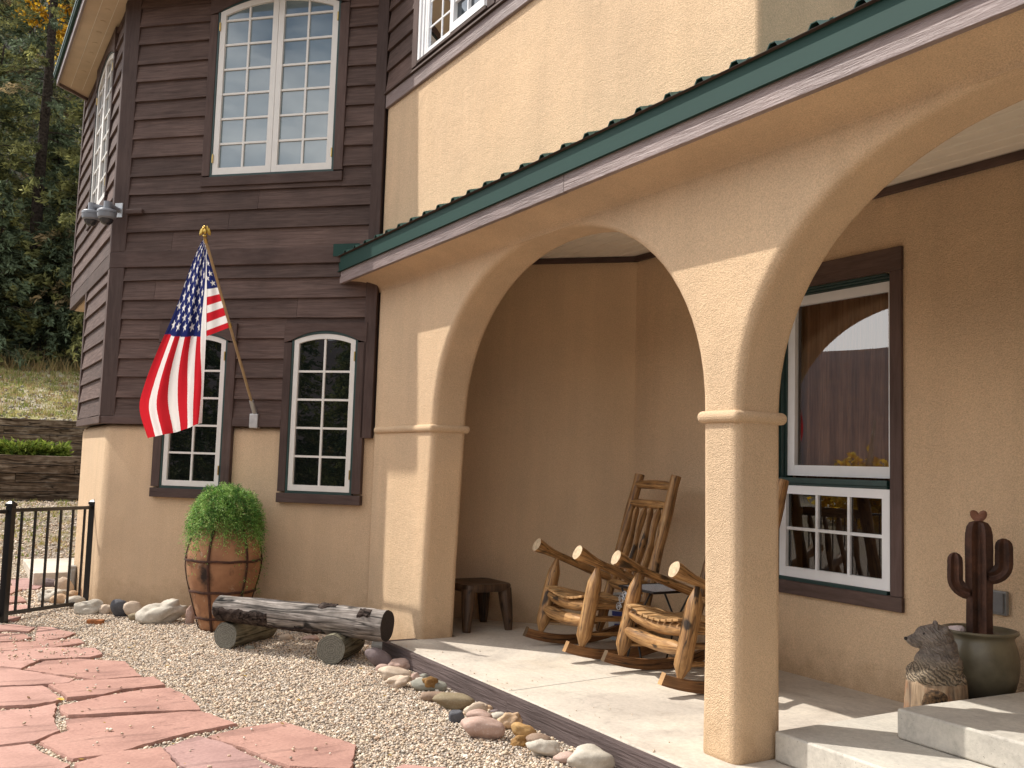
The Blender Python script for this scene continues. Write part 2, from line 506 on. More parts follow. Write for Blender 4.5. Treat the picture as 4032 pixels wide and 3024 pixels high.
# trim boards: bands, corner boards
mb = MB()
mb.fbox(FQ, -2.952, -.0, 3.341, 3.503, -.01, .046); part(mb, 'band_board', M['trim_q'], bevel=.006)
mb = MB()
mb.fbox(FQ, -2.935, W1[0]-.119, 1.744, 1.822, -.01, .048); part(mb, 'base_trim', M['trim_q'], bevel=.006); mb = MB(); mb.fbox(FQ, W1[1]+.119, W2[0]-.105, 1.744, 1.822, -.01, .048); part(mb, 'base_trim', M['trim_q'], bevel=.006)
mb = MB()
mb.fbox(FL, -12.36, -10.50, 1.744, 1.822, -.01, .048); part(mb, 'base_trim', M['trim_x'], bevel=.006)
mb = MB()
mb.fbox(FL, -14.0, -10.515, 3.335, 3.499, -.01, .044); part(mb, 'band_board', M['trim_x'], bevel=.006)
for (F, s0, s1, z0, z1, d, mt) in ((FQ, -2.95, -2.785, 1.823, 3.34, .043, 'trim_v'), (FQ, -2.955, -2.785, 3.504, 6.2, .043, 'trim_v'),
                            (FQ, -.115, -.0, 1.66, 3.34, .05, 'trim_v'), (FQ, -.115, -.002, 3.504, 6.2, .05, 'trim_v'),
                            (FL, -10.62, -10.505, 1.823, 3.334, .041, 'trim_v'), (FL, -10.62, -10.512, 3.500, 6.2, .041, 'trim_v'),
                            (FL, -12.36, -12.27, 1.823, 3.334, .046, 'trim_v'), (FL, -14.0, -13.9, 3.500, 6.2, .046, 'trim_v')):
    mb = MB(); mb.fbox(F, s0, s1, z0, z1, -.02, d); part(mb, 'corner_board', M[mt], bevel=.005)
mb = MB(); mb.box(-13.98, -12.38, 1.44, 3.0, 3.325, 3.358); part(mb, 'overhang_soffit', M['soffit'])
mb = MB(); mb.fbox(FQ, -2.79, -2.60, 3.893, 3.938, .02, .075); part(mb, 'wood_block', M['trim_q'], bevel=.004)
mb = MB(); mb.fbox(FQ, -.47, -.20, 3.40, 3.52, .047, .054); part(mb, 'step_flashing', M['drip'])

# ---- tower eaves and roof
cx_, cy_ = -12.0, 5.2
eo = [(-8.2, 3.16), (-10.36, 1.01), (-13.45, 1.01), (-13.86, 1.44), (-13.86, 9), (-8.2, 9)]
mb = MB()
mb.prism([(x, y, 6.205) for x, y in eo], (0, 0, .02)); sof = part(mb, 'eave_soffit', M['soffit'])
mb = MB()
for k in range(2):
    a = 1.155+k*.145
    mb.box(-13.55, -10.42, a, a+.004, 6.2, 6.2045)
part(mb, 'soffit_joint', M['ceiling'], parent=sof)
for i in range(9):
    mb = MB(); mb.lathe([(.03, 6.2045), (.03, 6.201), (.0, 6.201)], 10, -13.2+i*.33, 1.235)
    part(mb, 'soffit_vent', M['soffit'], parent=sof)
mb = MB()
out = lambda o: [(-8.2, 3.16), (-10.36-.41*o, 1.01-o), (-13.45-o, 1.01-o), (-13.86-o, 1.44)]
A, B = out(.001), out(.026)
for i in range(3):
    p = [A[i], A[i+1], B[i+1], B[i]]
    mb.prism([(x, y, 6.165) for x, y in p], (0, 0, .16))
part(mb, 'eave_fascia', M['fascia'])
mb = MB()
A = out(.07)
apex = (-12, 5.2, 9.2)
pts = [(x, y, 6.33) for x, y in A]+[(-16, 9, 6.33), (-8.2, 9, 6.33)]
low = [(x, y, 6.30) for x, y in A]+[(-16, 9, 6.30), (-8.2, 9, 6.30)]
n = len(pts)
mb.add(pts+low+[apex], [(i, (i+1) % n, 2*n) for i in range(n)]+[(i, (i+1) % n, n+(i+1) % n, n+i) for i in range(n)]+[list(range(n, 2*n))])
part(mb, 'tower_roof', M['roofmetal'])
mb = MB(); A, B = out(.028), out(.06)
for i in range(3):
    p = [A[i], A[i+1], B[i+1], B[i]]
    mb.prism([(x, y, 6.262) for x, y in p], (0, 0, .03))
part(mb, 'drip_edge', M['drip'])

# ---- windows
def arch(s0, s1, zs, rise):
    c = (s0+s1)/2; h = (s1-s0)/2
    Rr = (h*h+rise*rise)/(2*rise)
    return lambda s: zs+rise-Rr+math.sqrt(max(0, Rr*Rr-(s-c)**2))

def sash(F, a, b, z0, top, rows, cols, w, d0, d1, win, pane, white, zrows=None, mt=.02, hinge=0):
    """one glazed leaf: stiles, rails, curved head, muntins, pane"""
    N = 14
    mb = MB()
    mb.fprism(F, [(a, z0), (a+w, z0), (a+w, top(a+w)), (a, top(a))], d0, d1)
    mb.fprism(F, [(b-w, z0), (b, z0), (b, top(b)), (b-w, top(b-w))], d0, d1)
    mb.fbox(F, a+w, b-w, z0, z0+w*1.15, d0, d1-.001)
    xs = [a+w+(b-a-2*w)*i/N for i in range(N+1)]
    for i in range(N):
        p, q = xs[i], xs[i+1]
        mb.fprism(F, [(p, top(p)-w), (q, top(q)-w), (q, top(q)), (p, top(p))], d0, d1-.001)
    s = part(mb, 'sash', white, parent=win)
    mb = MB()
    gi0, gi1, gz0 = a+w, b-w, z0+w*1.15
    ztop = top((a+b)/2)-w
    for c in range(1, cols):
        x = gi0+(gi1-gi0)*c/cols
        mb.fbox(F, x-mt/2, x+mt/2, gz0, top(x)-w, d0+.004, d1-.010)
    if zrows is None:
        hgt = (min(top(a), top(b))-w-gz0)
        zrows = [gz0+hgt*(i)/(rows-.02) for i in range(1, rows)]
    for z in zrows:
        mb.fbox(F, gi0, gi1, z-mt/2, z+mt/2, d0+.004, d1-.011)
    part(mb, 'muntin_grid', white, parent=win)
    mb = MB()
    pts = [(gi0, gz0), (gi1, gz0)]+[(xs[i], top(xs[i])-w) for i in range(N, -1, -1)]
    mb.add([F(p[0], d0+.006, p[1]) for p in pts], [list(range(len(pts)))])
    part(mb, 'pane', pane, parent=win)
    for (x, z) in ([] if not hinge else [(a-.004 if hinge < 0 else b-.008, zz) for zz in (z0+.12, min(top(a), top(b))-.2)]):
        mb = MB(); mb.fbox(F, x, x+.012, z, z+.09, d1-.01, d1+.014)
        part(mb, 'hinge', M['brass'], parent=win, bevel=.003)

def arched_window(F, s0, s1, z0, zs, rise, pane, white, cas, leaves, rows, zsill, ztrim, tl, tr, wood, sill_w, zrows=None, d0=.006, sw=.048):
    top = arch(s0, s1, zs, rise)
    # casing boards = the window part
    mb = MB(); N = 18
    g = .024
    topg = arch(s0-g, s1+g, zs, rise+.028)
    pts = [(s0-tl, ztrim), (s0-tl, zs-.02), (s0-g, zs-.02)]+[(s0-g+(s1-s0+2*g)*i/N, topg(s0-g+(s1-s0+2*g)*i/N)) for i in range(N+1)]+[(s1+g, zs-.02), (s1+tr, zs-.02), (s1+tr, ztrim)]
    xs = [s0-tl]+[s0-g+(s1-s0+2*g)*i/N for i in range(N+1)]+[s1+tr]
    zz = [zs-.02]+[topg(x) for x in xs[1:-1]]+[zs-.02]
    for i in range(len(xs)-1):
        mb.fprism(F, [(xs[i], zz[i]), (xs[i+1], zz[i+1]), (xs[i+1], ztrim), (xs[i], ztrim)], -.01, .055, r=.6)
    win = part(mb, 'window', wood)
    mb = MB(); mb.fbox(F, s0-tl, s0-g, z0-.012, zs-.022, -.01, .05); part(mb, 'casing', cas, parent=win, bevel=.004)
    mb = MB(); mb.fbox(F, s1+g, s1+tr, z0-.012, zs-.022, -.01, .05); part(mb, 'casing', cas, parent=win, bevel=.004)
    mb = MB(); mb.fbox(F, s0-tl-.004, s1+tr+.004, zsill, z0-.026, -.01, .058); part(mb, 'sill', wood, parent=win, bevel=.004)
    # green cladding liner
    mb = MB()
    mb.fbox(F, s0-g, s0-.003, z0-.025, zs, -.005, .043); mb.fbox(F, s1+.003, s1+g, z0-.025, zs, -.005, .043)
    mb.fbox(F, s0-.003, s1+.003, z0-.025, z0-.003, -.005, .043)
    xs = [s0-g+(s1-s0+2*g)*i/N for i in range(N+1)]
    for i in range(N):
        p, q = xs[i], xs[i+1]
        lo = lambda x: top(min(max(x, s0), s1))+.003
        mb.fprism(F, [(p, lo(p)), (q, lo(q)), (q, topg(q)), (p, topg(p))], -.005, .044)
    part(mb, 'liner', M['green'], parent=win)
    k = len(leaves)
    for i, (a, b) in enumerate(leaves):
        sash(F, a, b, z0, top, rows, 2, sw, d0, d0+.032, win, pane, white, zrows, hinge=(-1 if i == 0 and k > 1 else 1))
    return win
zr = [1.147+.055+(2.588-.05-1.20)*i/4.93 for i in range(1, 5)]
arched_window(FQ, *W1, 1.147, 2.588, .062, M['pane_dark'], M['white'], M['trim_v'], [W1], 5, 1.032, 2.755, .118, .118, M['trim_q'], .03, zr)
arched_window(FQ, *W2, 1.147, 2.588, .062, M['pane_dark'], M['white'], M['trim_v'], [W2], 5, 1.032, 2.755, .104, .114, M['trim_q'], .03, zr)
UR = [4.268+.06+.258*i for i in range(1, 7)]
arched_window(FQ, *UW, 4.268, 5.965, .13, M['pane_sky'], M['white'], M['trim_v'], [(UW[0], -1.193), (-1.189, UW[1])], 7, 4.146, 6.26, .112, .12, M['trim_q'], .03, UR, sw=.06)
arched_window(FL, *LW, 4.268, 5.90, .13, M['pane_scr'], M['white'], M['trim_v'], [(LW[0], -11.917), (-11.913, LW[1])], 7, 4.146, 6.17, .10, .10, M['trim_x'], .03, [4.268+.06+.247*i for i in range(1, 7)], sw=.06)

# ---- porch arcade wall
def arch_pts(x0, x1, zs, rise, n=40, ex=2.12):
    c, h = (x0+x1)/2, (x1-x0)/2
    out = []
    for i in range(1, n):
        a = PI-PI*i/n
        ca, sa = math.cos(a), math.sin(a)
        out.append((c+h*math.copysign(abs(ca)**(2/ex), ca), zs+rise*abs(sa)**(2/ex)))
    return out
mb = MB()
ol = [(-8.45, -.4), (-7.295, -.4), (-7.26, .6), (-7.185, 1.75)]+arch_pts(-7.185, -3.91, 1.75, 1.315)+[(-3.91, 1.75), (-3.885, .6), (-3.89, -.03), (-3.622, -.03), (-3.63, .6), (-3.642, 1.75)]
ol += arch_pts(-3.642, -.36, 1.75, 1.30)+[(-.36, 1.75), (-.34, -.1), (2.2, -.1), (2.2, 3.44), (-8.45, 3.44)]
mb.prism([(x, 3.5, z) for x, z in ol], (0, .325, 0))
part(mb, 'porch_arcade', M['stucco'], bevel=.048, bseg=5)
for (x0, x1) in ((-8.40, -7.158), (-3.935, -3.615), (-.385, 2.1)):
    mb = MB(); mb.box(x0+.006, x1-.006, 3.472, 3.855, 1.705, 1.77)
    part(mb, 'column_band', M['stucco'], bevel=.031, bseg=5)
mb = MB()
mb.prism([(x, y, 3.45) for x, y in ((-8.44, 3.5), (-3.513, 3.5), (-3.513, 9), (-8.44, 9))], (0, 0, 3.9))
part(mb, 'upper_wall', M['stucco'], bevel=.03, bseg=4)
# upper wall timber band with slider window
mb = MB(); mb.fbox(FP, -8.42, -3.53, 4.835, 4.968, -.01, .03); part(mb, 'band_board', M['fascia'], bevel=.006)
mb = MB(); mb.hexa([FP(s, d, z) for s, d, z in ((-8.42, 0, 4.969), (-3.53, 0, 4.969), (-3.53, .055, 4.969), (-8.42, .055, 4.969), (-8.42, 0, 5.012), (-3.53, 0, 5.012), (-3.53, .05, 4.99), (-8.42, .05, 4.99))]); part(mb, 'water_table', M['trim_x'])
siding(FP, -8.40, -7.80, 5.0, 7.2, .1985, mat=M['siding_x'])
siding(FP, -6.28, -3.55, 5.0, 7.2, .1985, mat=M['siding_x'])
SW = (-7.69, -6.40)
mb = MB()
mb.fbox(FP, -7.80, -7.692, 5.012, 6.3, 0, .05); mb.fbox(FP, -6.398, -6.28, 5.012, 6.3, 0, .05); mb.fbox(FP, -7.80, -6.28, 6.302, 6.42, 0, .052); mb.fbox(FP, -7.69, -6.40, 5.012, 5.036, 0, .06)
win = part(mb, 'window', M['trim_v'])
mb = MB()
for i, dd in enumerate((.046, .034, .024)):
    a = i*.045
    mb.fbox(FP, SW[0]+a, SW[0]+a+.044, 5.04, 6.3, 0, dd)
mb.fbox(FP, SW[1]-.04, SW[1], 5.04, 6.3, 0, .046); mb.fbox(FP, SW[0]+.136, SW[1]-.041, 5.04, 5.075, 0, .03)
part(mb, 'frame', M['white2'], parent=win)
top = lambda s: 6.28
sash(FP, -7.555, -7.0, 5.076, top, 5, 2, .03, .001, .022, win, M['pane_scr'], M['white2'], [5.30, 5.54, 5.78, 6.02], mt=.016)
sash(FP, -7.02, -6.42, 5.045, top, 5, 2, .062, .018, .062, win, M['pane_scr'], M['white2'], [5.30, 5.54, 5.78, 6.02], mt=.016)

# ---- porch eave: fascia, green drip edge, corrugated roof
mb = MB(); mb.box(-8.77, -4.86, 3.2, 3.236, 3.137, 3.257); mb.box(-4.857, .6, 3.2, 3.236, 3.139, 3.26); mb.box(.603, 2.3, 3.2, 3.236, 3.139, 3.26)
part(mb, 'fascia', M['fascia'], bevel=.003)
mb = MB(); pc_ = [(3.52, 3.05)]+[(3.503-.266*(1-math.cos(PI/2*i/10)), 3.05+.112*math.sin(PI/2*i/10)) for i in range(11)]+[(3.236, 3.20), (3.52, 3.20)]
mb.prism([(-8.74, y, z) for y, z in pc_], (11.0, 0, 0)); part(mb, 'stucco_cove', M['stucco'], smooth=True, auto=35)
mb = MB(); mb.box(-8.79, -5.47, 3.188, 3.2, 3.258, 3.393); mb.box(-5.468, -1.3, 3.187, 3.199, 3.259, 3.396); mb.box(-1.298, 2.3, 3.188, 3.2, 3.259, 3.396)
mb.box(-8.79, 2.3, 3.176, 3.198, 3.25, 3.2565)
part(mb, 'drip_edge', M['drip'])
mb = MB()
prof = [(0, .0), (.045, .0), (.062, .026), (.100, .026), (.118, .0), (.16, .0), (.168, .008), (.184, .008), (.192, 0), (.247, 0)]
xs = []
x = -8.86
while x < 2.3:
    for (a, b) in prof[:-1]: xs.append((x+a, b))
    x += .247
rows = [(3.168, 3.403), (3.32, 3.448), (3.497, 3.496)]
vs = []; fs = []
nn_ = len(xs)
for (y, z) in rows:
    for i, (xx, h) in enumerate(xs):
        wob = .006*mnoise.noise(Vector((xx*3.1, 0, 1))) if y < 3.2 else 0
        vs.append((xx, y+wob, z+h+wob))
for j in range(len(rows)-1):
    for i in range(nn_-1):
        fs.append((j*nn_+i, j*nn_+i+1, (j+1)*nn_+i+1, (j+1)*nn_+i))
mb.add(vs, fs)
roof = part(mb, 'porch_roof', M['roofmetal'])
so = roof.modifiers.new('s', 'SOLIDIFY'); so.thickness = .005
mb = MB(); mb.box(-8.8, 2.3, 3.16, 3.5, 3.3962, 3.3972); part(mb, 'roof_underlay', M['trim_x'], parent=None)
mb = MB(); mb.hexa([(-3.50, 3.5, 3.45), (2.3, 3.5, 3.45), (2.3, 8, 4.9), (-3.50, 8, 4.9), (-3.50, 3.5, 3.50), (2.3, 3.5, 3.50), (2.3, 8, 4.95), (-3.50, 8, 4.95)])
part(mb, 'roof_slope', M['roofmetal'])

# ---- porch interior: back wall with window hole, slanted left wall, ceiling
HX0, HX1, HZ0, HZ1 = -5.262, -4.232, .668, 2.835
mb = MB()
for (a, b, c, d) in ((-7.4, HX0, -.05, 3.6), (HX1, 2.2, -.05, 3.6), (HX0, HX1, -.05, HZ0), (HX0, HX1, HZ1, 3.6)):
    mb.box(a, b, 5.47, 5.75, c, d)
part(mb, 'porch_back_wall', M['stucco'])
mb = MB()
mb.prism([(-7.01, 5.48, -.05), (-8.75, 3.74, -.05), (-9.0, 3.99, -.05), (-7.26, 5.73, -.05)], (0, 0, 3.6))
part(mb, 'porch_side_wall', M['stucco'])
mb = MB(); mb.box(2.0, 2.2, 3.8, 5.5, -.05, 3.6); part(mb, 'porch_end_wall', M['stucco'])
mb = MB()
y = 3.80
while y < 5.6:
    y2 = y+.125
    mb.hexa([(-9.2, y+.012, 3.420), (2.2, y+.012, 3.420), (2.2, y2-.012, 3.420), (-9.2, y2-.012, 3.420), (-9.2, y+.002, 3.438), (2.2, y+.002, 3.438), (2.2, y2-.002, 3.438), (-9.2, y2-.002, 3.438)])
    mb.box(-9.2, 2.2, y2-.014, y2+.014, 3.4385, 3.446)
    y = y2
part(mb, 'porch_ceiling', M['ceiling'], bevel=.003)
mb = MB(); mb.box(-7.05, 2.2, 5.425, 5.468, 3.370, 3.4195); part(mb, 'ceiling_trim', M['trim_x'], bevel=.004)
mb = MB(); fs_ = frame(-7.01, 5.48, -R2, -R2, R2, -R2)
mb.fbox(fs_, .0, 2.4, 3.370, 3.4195, -.02, .043); part(mb, 'ceiling_trim', M['trim_q'], bevel=.004)
# porch window
mb = MB(); mb.fbox(FB, -5.375, -4.138, 2.838, 2.998, 0, .03)
win = part(mb, 'window', M['trim_x'], bevel=.004)
for (a, b, c, d) in ((-5.375, -5.275, .671, 2.837), (-4.232, -4.142, .671, 2.837)):
    mb = MB(); mb.fbox(FB, a, b, c, d, 0, .026); part(mb, 'casing', M['trim_v'], parent=win, bevel=.004)
mb = MB(); mb.fbox(FB, -5.375, -4.138, .574, .669, 0, .032); part(mb, 'sill', M['trim_x'], parent=win, bevel=.004)
mb = MB()
for i in range(3):
    a = .012*i; d1 = .012-.035*i; d0 = -.135
    mb.fbox(FB, HX0+a, HX0+a+.0118, HZ0, HZ1, d0, d1); mb.fbox(FB, HX1-a-.0118, HX1-a, HZ0, HZ1, d0, d1)
    mb.fbox(FB, HX0+.036, HX1-.036, HZ1-a-.0118, HZ1-a, d0, d1)
mb.fbox(FB, HX0+.03, HX1-.03, 1.385, 1.425, -.13, .018); mb.fbox(FB, HX0+.036, HX1-.036, 1.368, 1.3845, -.13, .008)
mb.fbox(FB, HX0+.036, HX1-.036, HZ0, HZ0+.026, -.13, .012)
part(mb, 'liner', M['green'], parent=win, bevel=.003)
flat = lambda z: (lambda s: z)
sash(FB, -5.226, -4.25, 1.44, flat(2.795), 1, 1, .068, -.115, -.075, win, M['glass2'], M['white2'], [])
sash(FB, -5.226, -4.25, .697, flat(1.366), 2, 3, .062, -.03, .004, win, M['glass'], M['white2'], [1.05], mt=.022)
# curtains and the dim room
t = NT('tan_curtain'); mp = t.coord(scale=(1, 1, .05)); n_ = t.noise(mp, 60, 3)
t.base(t.ramp(n_, [(.3, (.19, .085, .042, 1)), (.7, (.38, .20, .11, 1))])); t.rough(.9); M['curtain'] = t.mat
mb = MB(); vs = []; fs = []
N = 120
for i in range(N+1):
    x = HX0+.0+(HX1-HX0)*i/N
    yy = 5.665+.030*math.sin(x*31)+.012*math.sin(x*67+1)
    vs += [(x, yy, 1.36), (x, yy+.01, 2.83)]
for i in range(N): fs.append((2*i, 2*i+2, 2*i+3, 2*i+1))
mb.add(vs, fs); part(mb, 'curtain', M['curtain'], parent=win, smooth=True)
mb = MB(); mb.box(-6.2, -3.2, 5.76, 8.2, -.04, 3.4)
room = part(mb, 'room', M['room'])

# ---- porch floor, edging
mb = MB()
mb.prism([(x, y, -.2) for x, y in ((-7.30, 3.248), (2.2, 3.262), (2.2, 5.6), (-7.4, 5.6), (-9.3, 3.9), (-7.30, 3.86))], (0, 0, .2))
part(mb, 'porch_floor', M['slab'], bevel=.008)
mb = MB(); mb.prism([(-5.443, 3.262, .0008), (-5.433, 3.262, .0008), (-5.53, 4.33, .0008), (-5.65, 5.47, .0008), (-5.66, 5.47, .0008), (-5.54, 4.33, .0008)], (0, 0, .0012))
part(mb, 'control_joint', M['steps'])
for (a, b, y0) in ((-7.36, -5.352, 3.205), (-5.349, -3.0, 3.2), (-2.997, 2.2, 3.2)):
    mb = MB(); mb.box(a, b, y0, 3.246, -.21, -.002); part(mb, 'edging_board', M['edge_board'], bevel=.006)
mb = MB(); mb.box(-7.36, -7.305, 3.248, 3.5, -.21, -.001); part(mb, 'edging_board', M['edge_board'], bevel=.005)
# steps up to the door
st = thing('concrete_steps', 'two broad grey concrete steps rising beside the porch column', 'steps', (-2, 4.6, 0))
SI = Matrix.Translation((-2, 4.6, 0)).inverted()
def child(mb, name, mat, root, **kw):
    o = mb.build(name, mat, None, **kw); o.parent = root
    o.matrix_parent_inverse = (Matrix.Translation(root.location) @ Matrix.Rotation(root.rotation_euler.z, 4, 'Z')).inverted()
    return o
mb = MB(); mb.prism([(-3.60, 3.74, .002), (2.0, 3.73, .002), (2.0, 5.465, .002), (-3.62, 5.465, .002)], (0, 0, .148)); child(mb, 'lower_step', M['steps'], st, bevel=.012, bseg=3)
mb = MB(); mb.prism([(-3.235, 4.21, .152), (2.0, 4.15, .152), (2.0, 5.464, .152), (-3.18, 5.464, .152)], (0, 0, .148)); child(mb, 'upper_step', M['steps'], st, bevel=.012, bseg=3)
# outlet box
ob = thing('outlet_box', 'grey weatherproof outlet box on the wall behind the rusty cactus', 'outlet', (-3.48, 5.468, .66))
mb = MB(); mb.box(-3.54, -3.425, 5.438, 5.468, .66, .80); child(mb, 'back_box', m_plain('grey_plastic', (.30, .30, .29, 1), .5), ob, bevel=.006)
mb = MB(); mb.box(-3.53, -3.435, 5.425, 5.437, .67, .79); child(mb, 'cover', m_plain('dark_grey_cover', (.16, .16, .16, 1), .4), ob, bevel=.005)
# ------------------------------------------------------------------ ground, gravel, flagstones, rocks
t = NT('gravel_ground'); mp = t.coord()
v = t.n('ShaderNodeTexVoronoi'); v.inputs['Scale'].default_value = 62; t.l(mp, 0, v, 'Vector')
hs = t.n('ShaderNodeSeparateColor'); t.l(v, 'Color', hs, 0)
cr = t.ramp(hs, [(0, (.16, .13, .105, 1)), (.3, (.34, .28, .22, 1)), (.6, (.46, .39, .31, 1)), (.85, (.33, .22, .16, 1)), (1, (.62, .57, .50, 1))], 0)
dk = t.ramp(v, [(.25, G4(1)), (.75, G4(.35))], 'Distance')
big = t.noise(mp, .45, 5); 
gr = t.ramp(big, [(.42, G4(0)), (.62, G4(1))])
dry = t.noise(mp, 22, 5, .7)
gcol = t.ramp(dry, [(.3, (.13, .11, .05, 1)), (.7, (.40, .33, .19, 1))])
col = t.mix(1.0, cr, (dk, 0), 'MULTIPLY')
sx = t.n('ShaderNodeSeparateXYZ'); tcx = t.n('ShaderNodeTexCoord'); t.l(tcx, 'Object', sx, 0)
far = t.n('ShaderNodeMapRange'); t.l(sx, 'X', far, 0)
far.inputs[1].default_value = -12.5; far.inputs[2].default_value = -16; far.inputs[3].default_value = 0; far.inputs[4].default_value = .75
mm = t.n('ShaderNodeMath', operation='MULTIPLY'); t.l(gr, 0, mm, 0); t.l(far, 0, mm, 1)
col = t.mix((mm, 0), col, (gcol, 0))
lnn = t.n('ShaderNodeVectorMath', operation='LENGTH'); t.l(tcx, 'Object', lnn, 0)
mrd = t.n('ShaderNodeMapRange'); t.l(lnn, 'Value', mrd, 0); mrd.inputs[1].default_value = 26; mrd.inputs[2].default_value = 40
col = t.mix((mrd, 0), col, t.ramp(big, [(.35, (.030, .026, .014, 1)), (.65, (.085, .066, .032, 1))]))
t.base(col); b1 = t.bump(v, .9, .012, out=0); t.rough(.95); t.p.inputs['Specular IOR Level'].default_value = .15
M['ground'] = t.mat
def ss(x): x = max(0, min(1, x)); return x*x*(3-2*x)
def ground_z(x, y):
    return GZ+.60*ss((-12.2-x)/8.6)
gxs = [-420, -200, -100, -60, -40]+[-30+i*.75 for i in range(27)]+[-9.0, 0, 10, 40, 120, 420]
gys = [-420, -120, -50, -25]+[-18+i*1.5 for i in range(27)]+[40, 120, 420]
vs = [(x, y, ground_z(x, y)+(.03*mnoise.noise(Vector((x*.6, y*.6, 0))) if -21 < x < -12.5 else 0)) for y in gys for x in gxs]
nx = len(gxs)
fs = [(j*nx+i, j*nx+i+1, (j+1)*nx+i+1, (j+1)*nx+i) for j in range(len(gys)-1) for i in range(nx-1)]
mb = MB(); mb.add(vs, fs); struct(mb.build('ground', M['ground'], smooth=True))

FLAG={
'a': [(-9.858, 0.355), (-9.812, 0.669), (-9.584, 0.846), (-9.373, 0.78), (-9.468, 0.637), (-9.534, 0.34)] ,
'b': [(-9.42, 0.334), (-9.28, 0.736), (-9.062, 0.775), (-8.927, 0.676), (-8.976, 0.313)] ,
'c': [(-9.578, 0.865), (-9.513, 0.969), (-9.307, 1.052), (-9.158, 1.131), (-8.97, 1.017), (-8.857, 0.801), (-9.129, 0.811)] ,
'd': [(-8.94, 0.311), (-8.892, 0.768), (-8.869, 1.117), (-8.687, 1.145), (-8.539, 0.857), (-8.594, 0.294)] ,
'e': [(-8.528, 0.291), (-8.517, 0.913), (-8.374, 1.19), (-8.124, 1.204), (-8.032, 1.1), (-8.083, 0.762), (-7.823, 0.616), (-8.152, 0.273)] ,
'f': [(-7.758, 0.632), (-8.039, 0.791), (-8.052, 1.001), (-7.815, 1.319), (-7.532, 1.33), (-7.267, 1.34), (-7.253, 1.147), (-7.257, 1.034), (-7.413, 0.919)] ,
'g': [(-8.064, 0.269), (-7.722, 0.619), (-7.28, 0.915), (-7.195, 0.865), (-7.212, 0.643), (-7.323, 0.233)] ,
'h': [(-7.198, 0.738), (-7.255, 0.912), (-7.197, 1.139), (-7.167, 1.408), (-6.882, 1.428), (-6.85, 1.148), (-6.761, 1.018), (-6.767, 0.81), (-6.953, 0.792)] ,
'i': [(-7.276, 0.23), (-7.161, 0.706), (-6.771, 0.778), (-6.685, 0.72), (-6.668, 0.558), (-6.783, 0.207)] ,
'j': [(-6.566, 0.744), (-6.711, 0.973), (-6.84, 1.287), (-6.823, 1.448), (-6.455, 1.514), (-6.153, 1.495), (-6.203, 1.306), (-6.265, 1.004), (-6.318, 0.763), (-6.44, 0.745)] ,
'k': [(-6.671, 0.201), (-6.588, 0.596), (-6.675, 0.741), (-6.342, 0.692), (-6.022, 0.691), (-5.858, 0.557), (-5.844, 0.161)] ,
'l': [(-6.277, 0.75), (-6.227, 0.998), (-6.176, 1.3), (-6.13, 1.5), (-5.758, 1.616), (-5.693, 1.345), (-5.562, 1.064), (-5.452, 0.886), (-5.449, 0.694), (-5.847, 0.579), (-5.951, 0.652), (-6.018, 0.74)] ,
'm': [(-5.814, 0.16), (-5.82, 0.53), (-5.628, 0.569), (-5.342, 0.675), (-5.203, 0.561), (-5.277, 0.134)] ,
'n': [(-5.172, 0.685), (-5.346, 0.698), (-5.452, 0.886), (-5.452, 1.126), (-5.247, 1.134), (-4.884, 1.129), (-4.809, 0.862)] ,
'o': [(-5.43, 1.138), (-5.582, 1.356), (-5.387, 1.448), (-5.037, 1.524), (-4.761, 1.565), (-4.832, 1.185)] ,
'p': [(-5.567, 1.387), (-5.666, 1.61), (-5.7, 1.877), (-5.402, 1.952), (-5.287, 2.01), (-5.068, 2.077), (-4.781, 1.95), (-4.693, 1.895), (-4.867, 1.639), (-5.293, 1.51)] ,
'r': [(-13.058, 0.815), (-13.287, 1.017), (-13.304, 1.31), (-12.586, 1.191), (-12.234, 1.075), (-12.232, 0.944), (-12.468, 0.857)] ,
's': [(-12.576, 0.779), (-12.47, 0.848), (-12.2, 0.915), (-11.674, 0.722)] ,
't': [(-11.677, 0.713), (-11.592, 0.865), (-11.19, 0.89), (-11.154, 0.686)] ,
'u': [(-10.99, 0.677), (-10.994, 0.868), (-10.65, 0.925), (-10.501, 0.817), (-10.495, 0.659)] ,
'v': [(-10.272, 0.625), (-10.191, 0.773), (-10.064, 0.734), (-10.025, 0.612)] ,
'q': [(-4.604, 2.028), (-4.673, 2.185), (-4.539, 2.346), (-4.344, 2.397), (-4.159, 2.095), (-4.293, 1.896)] ,
}

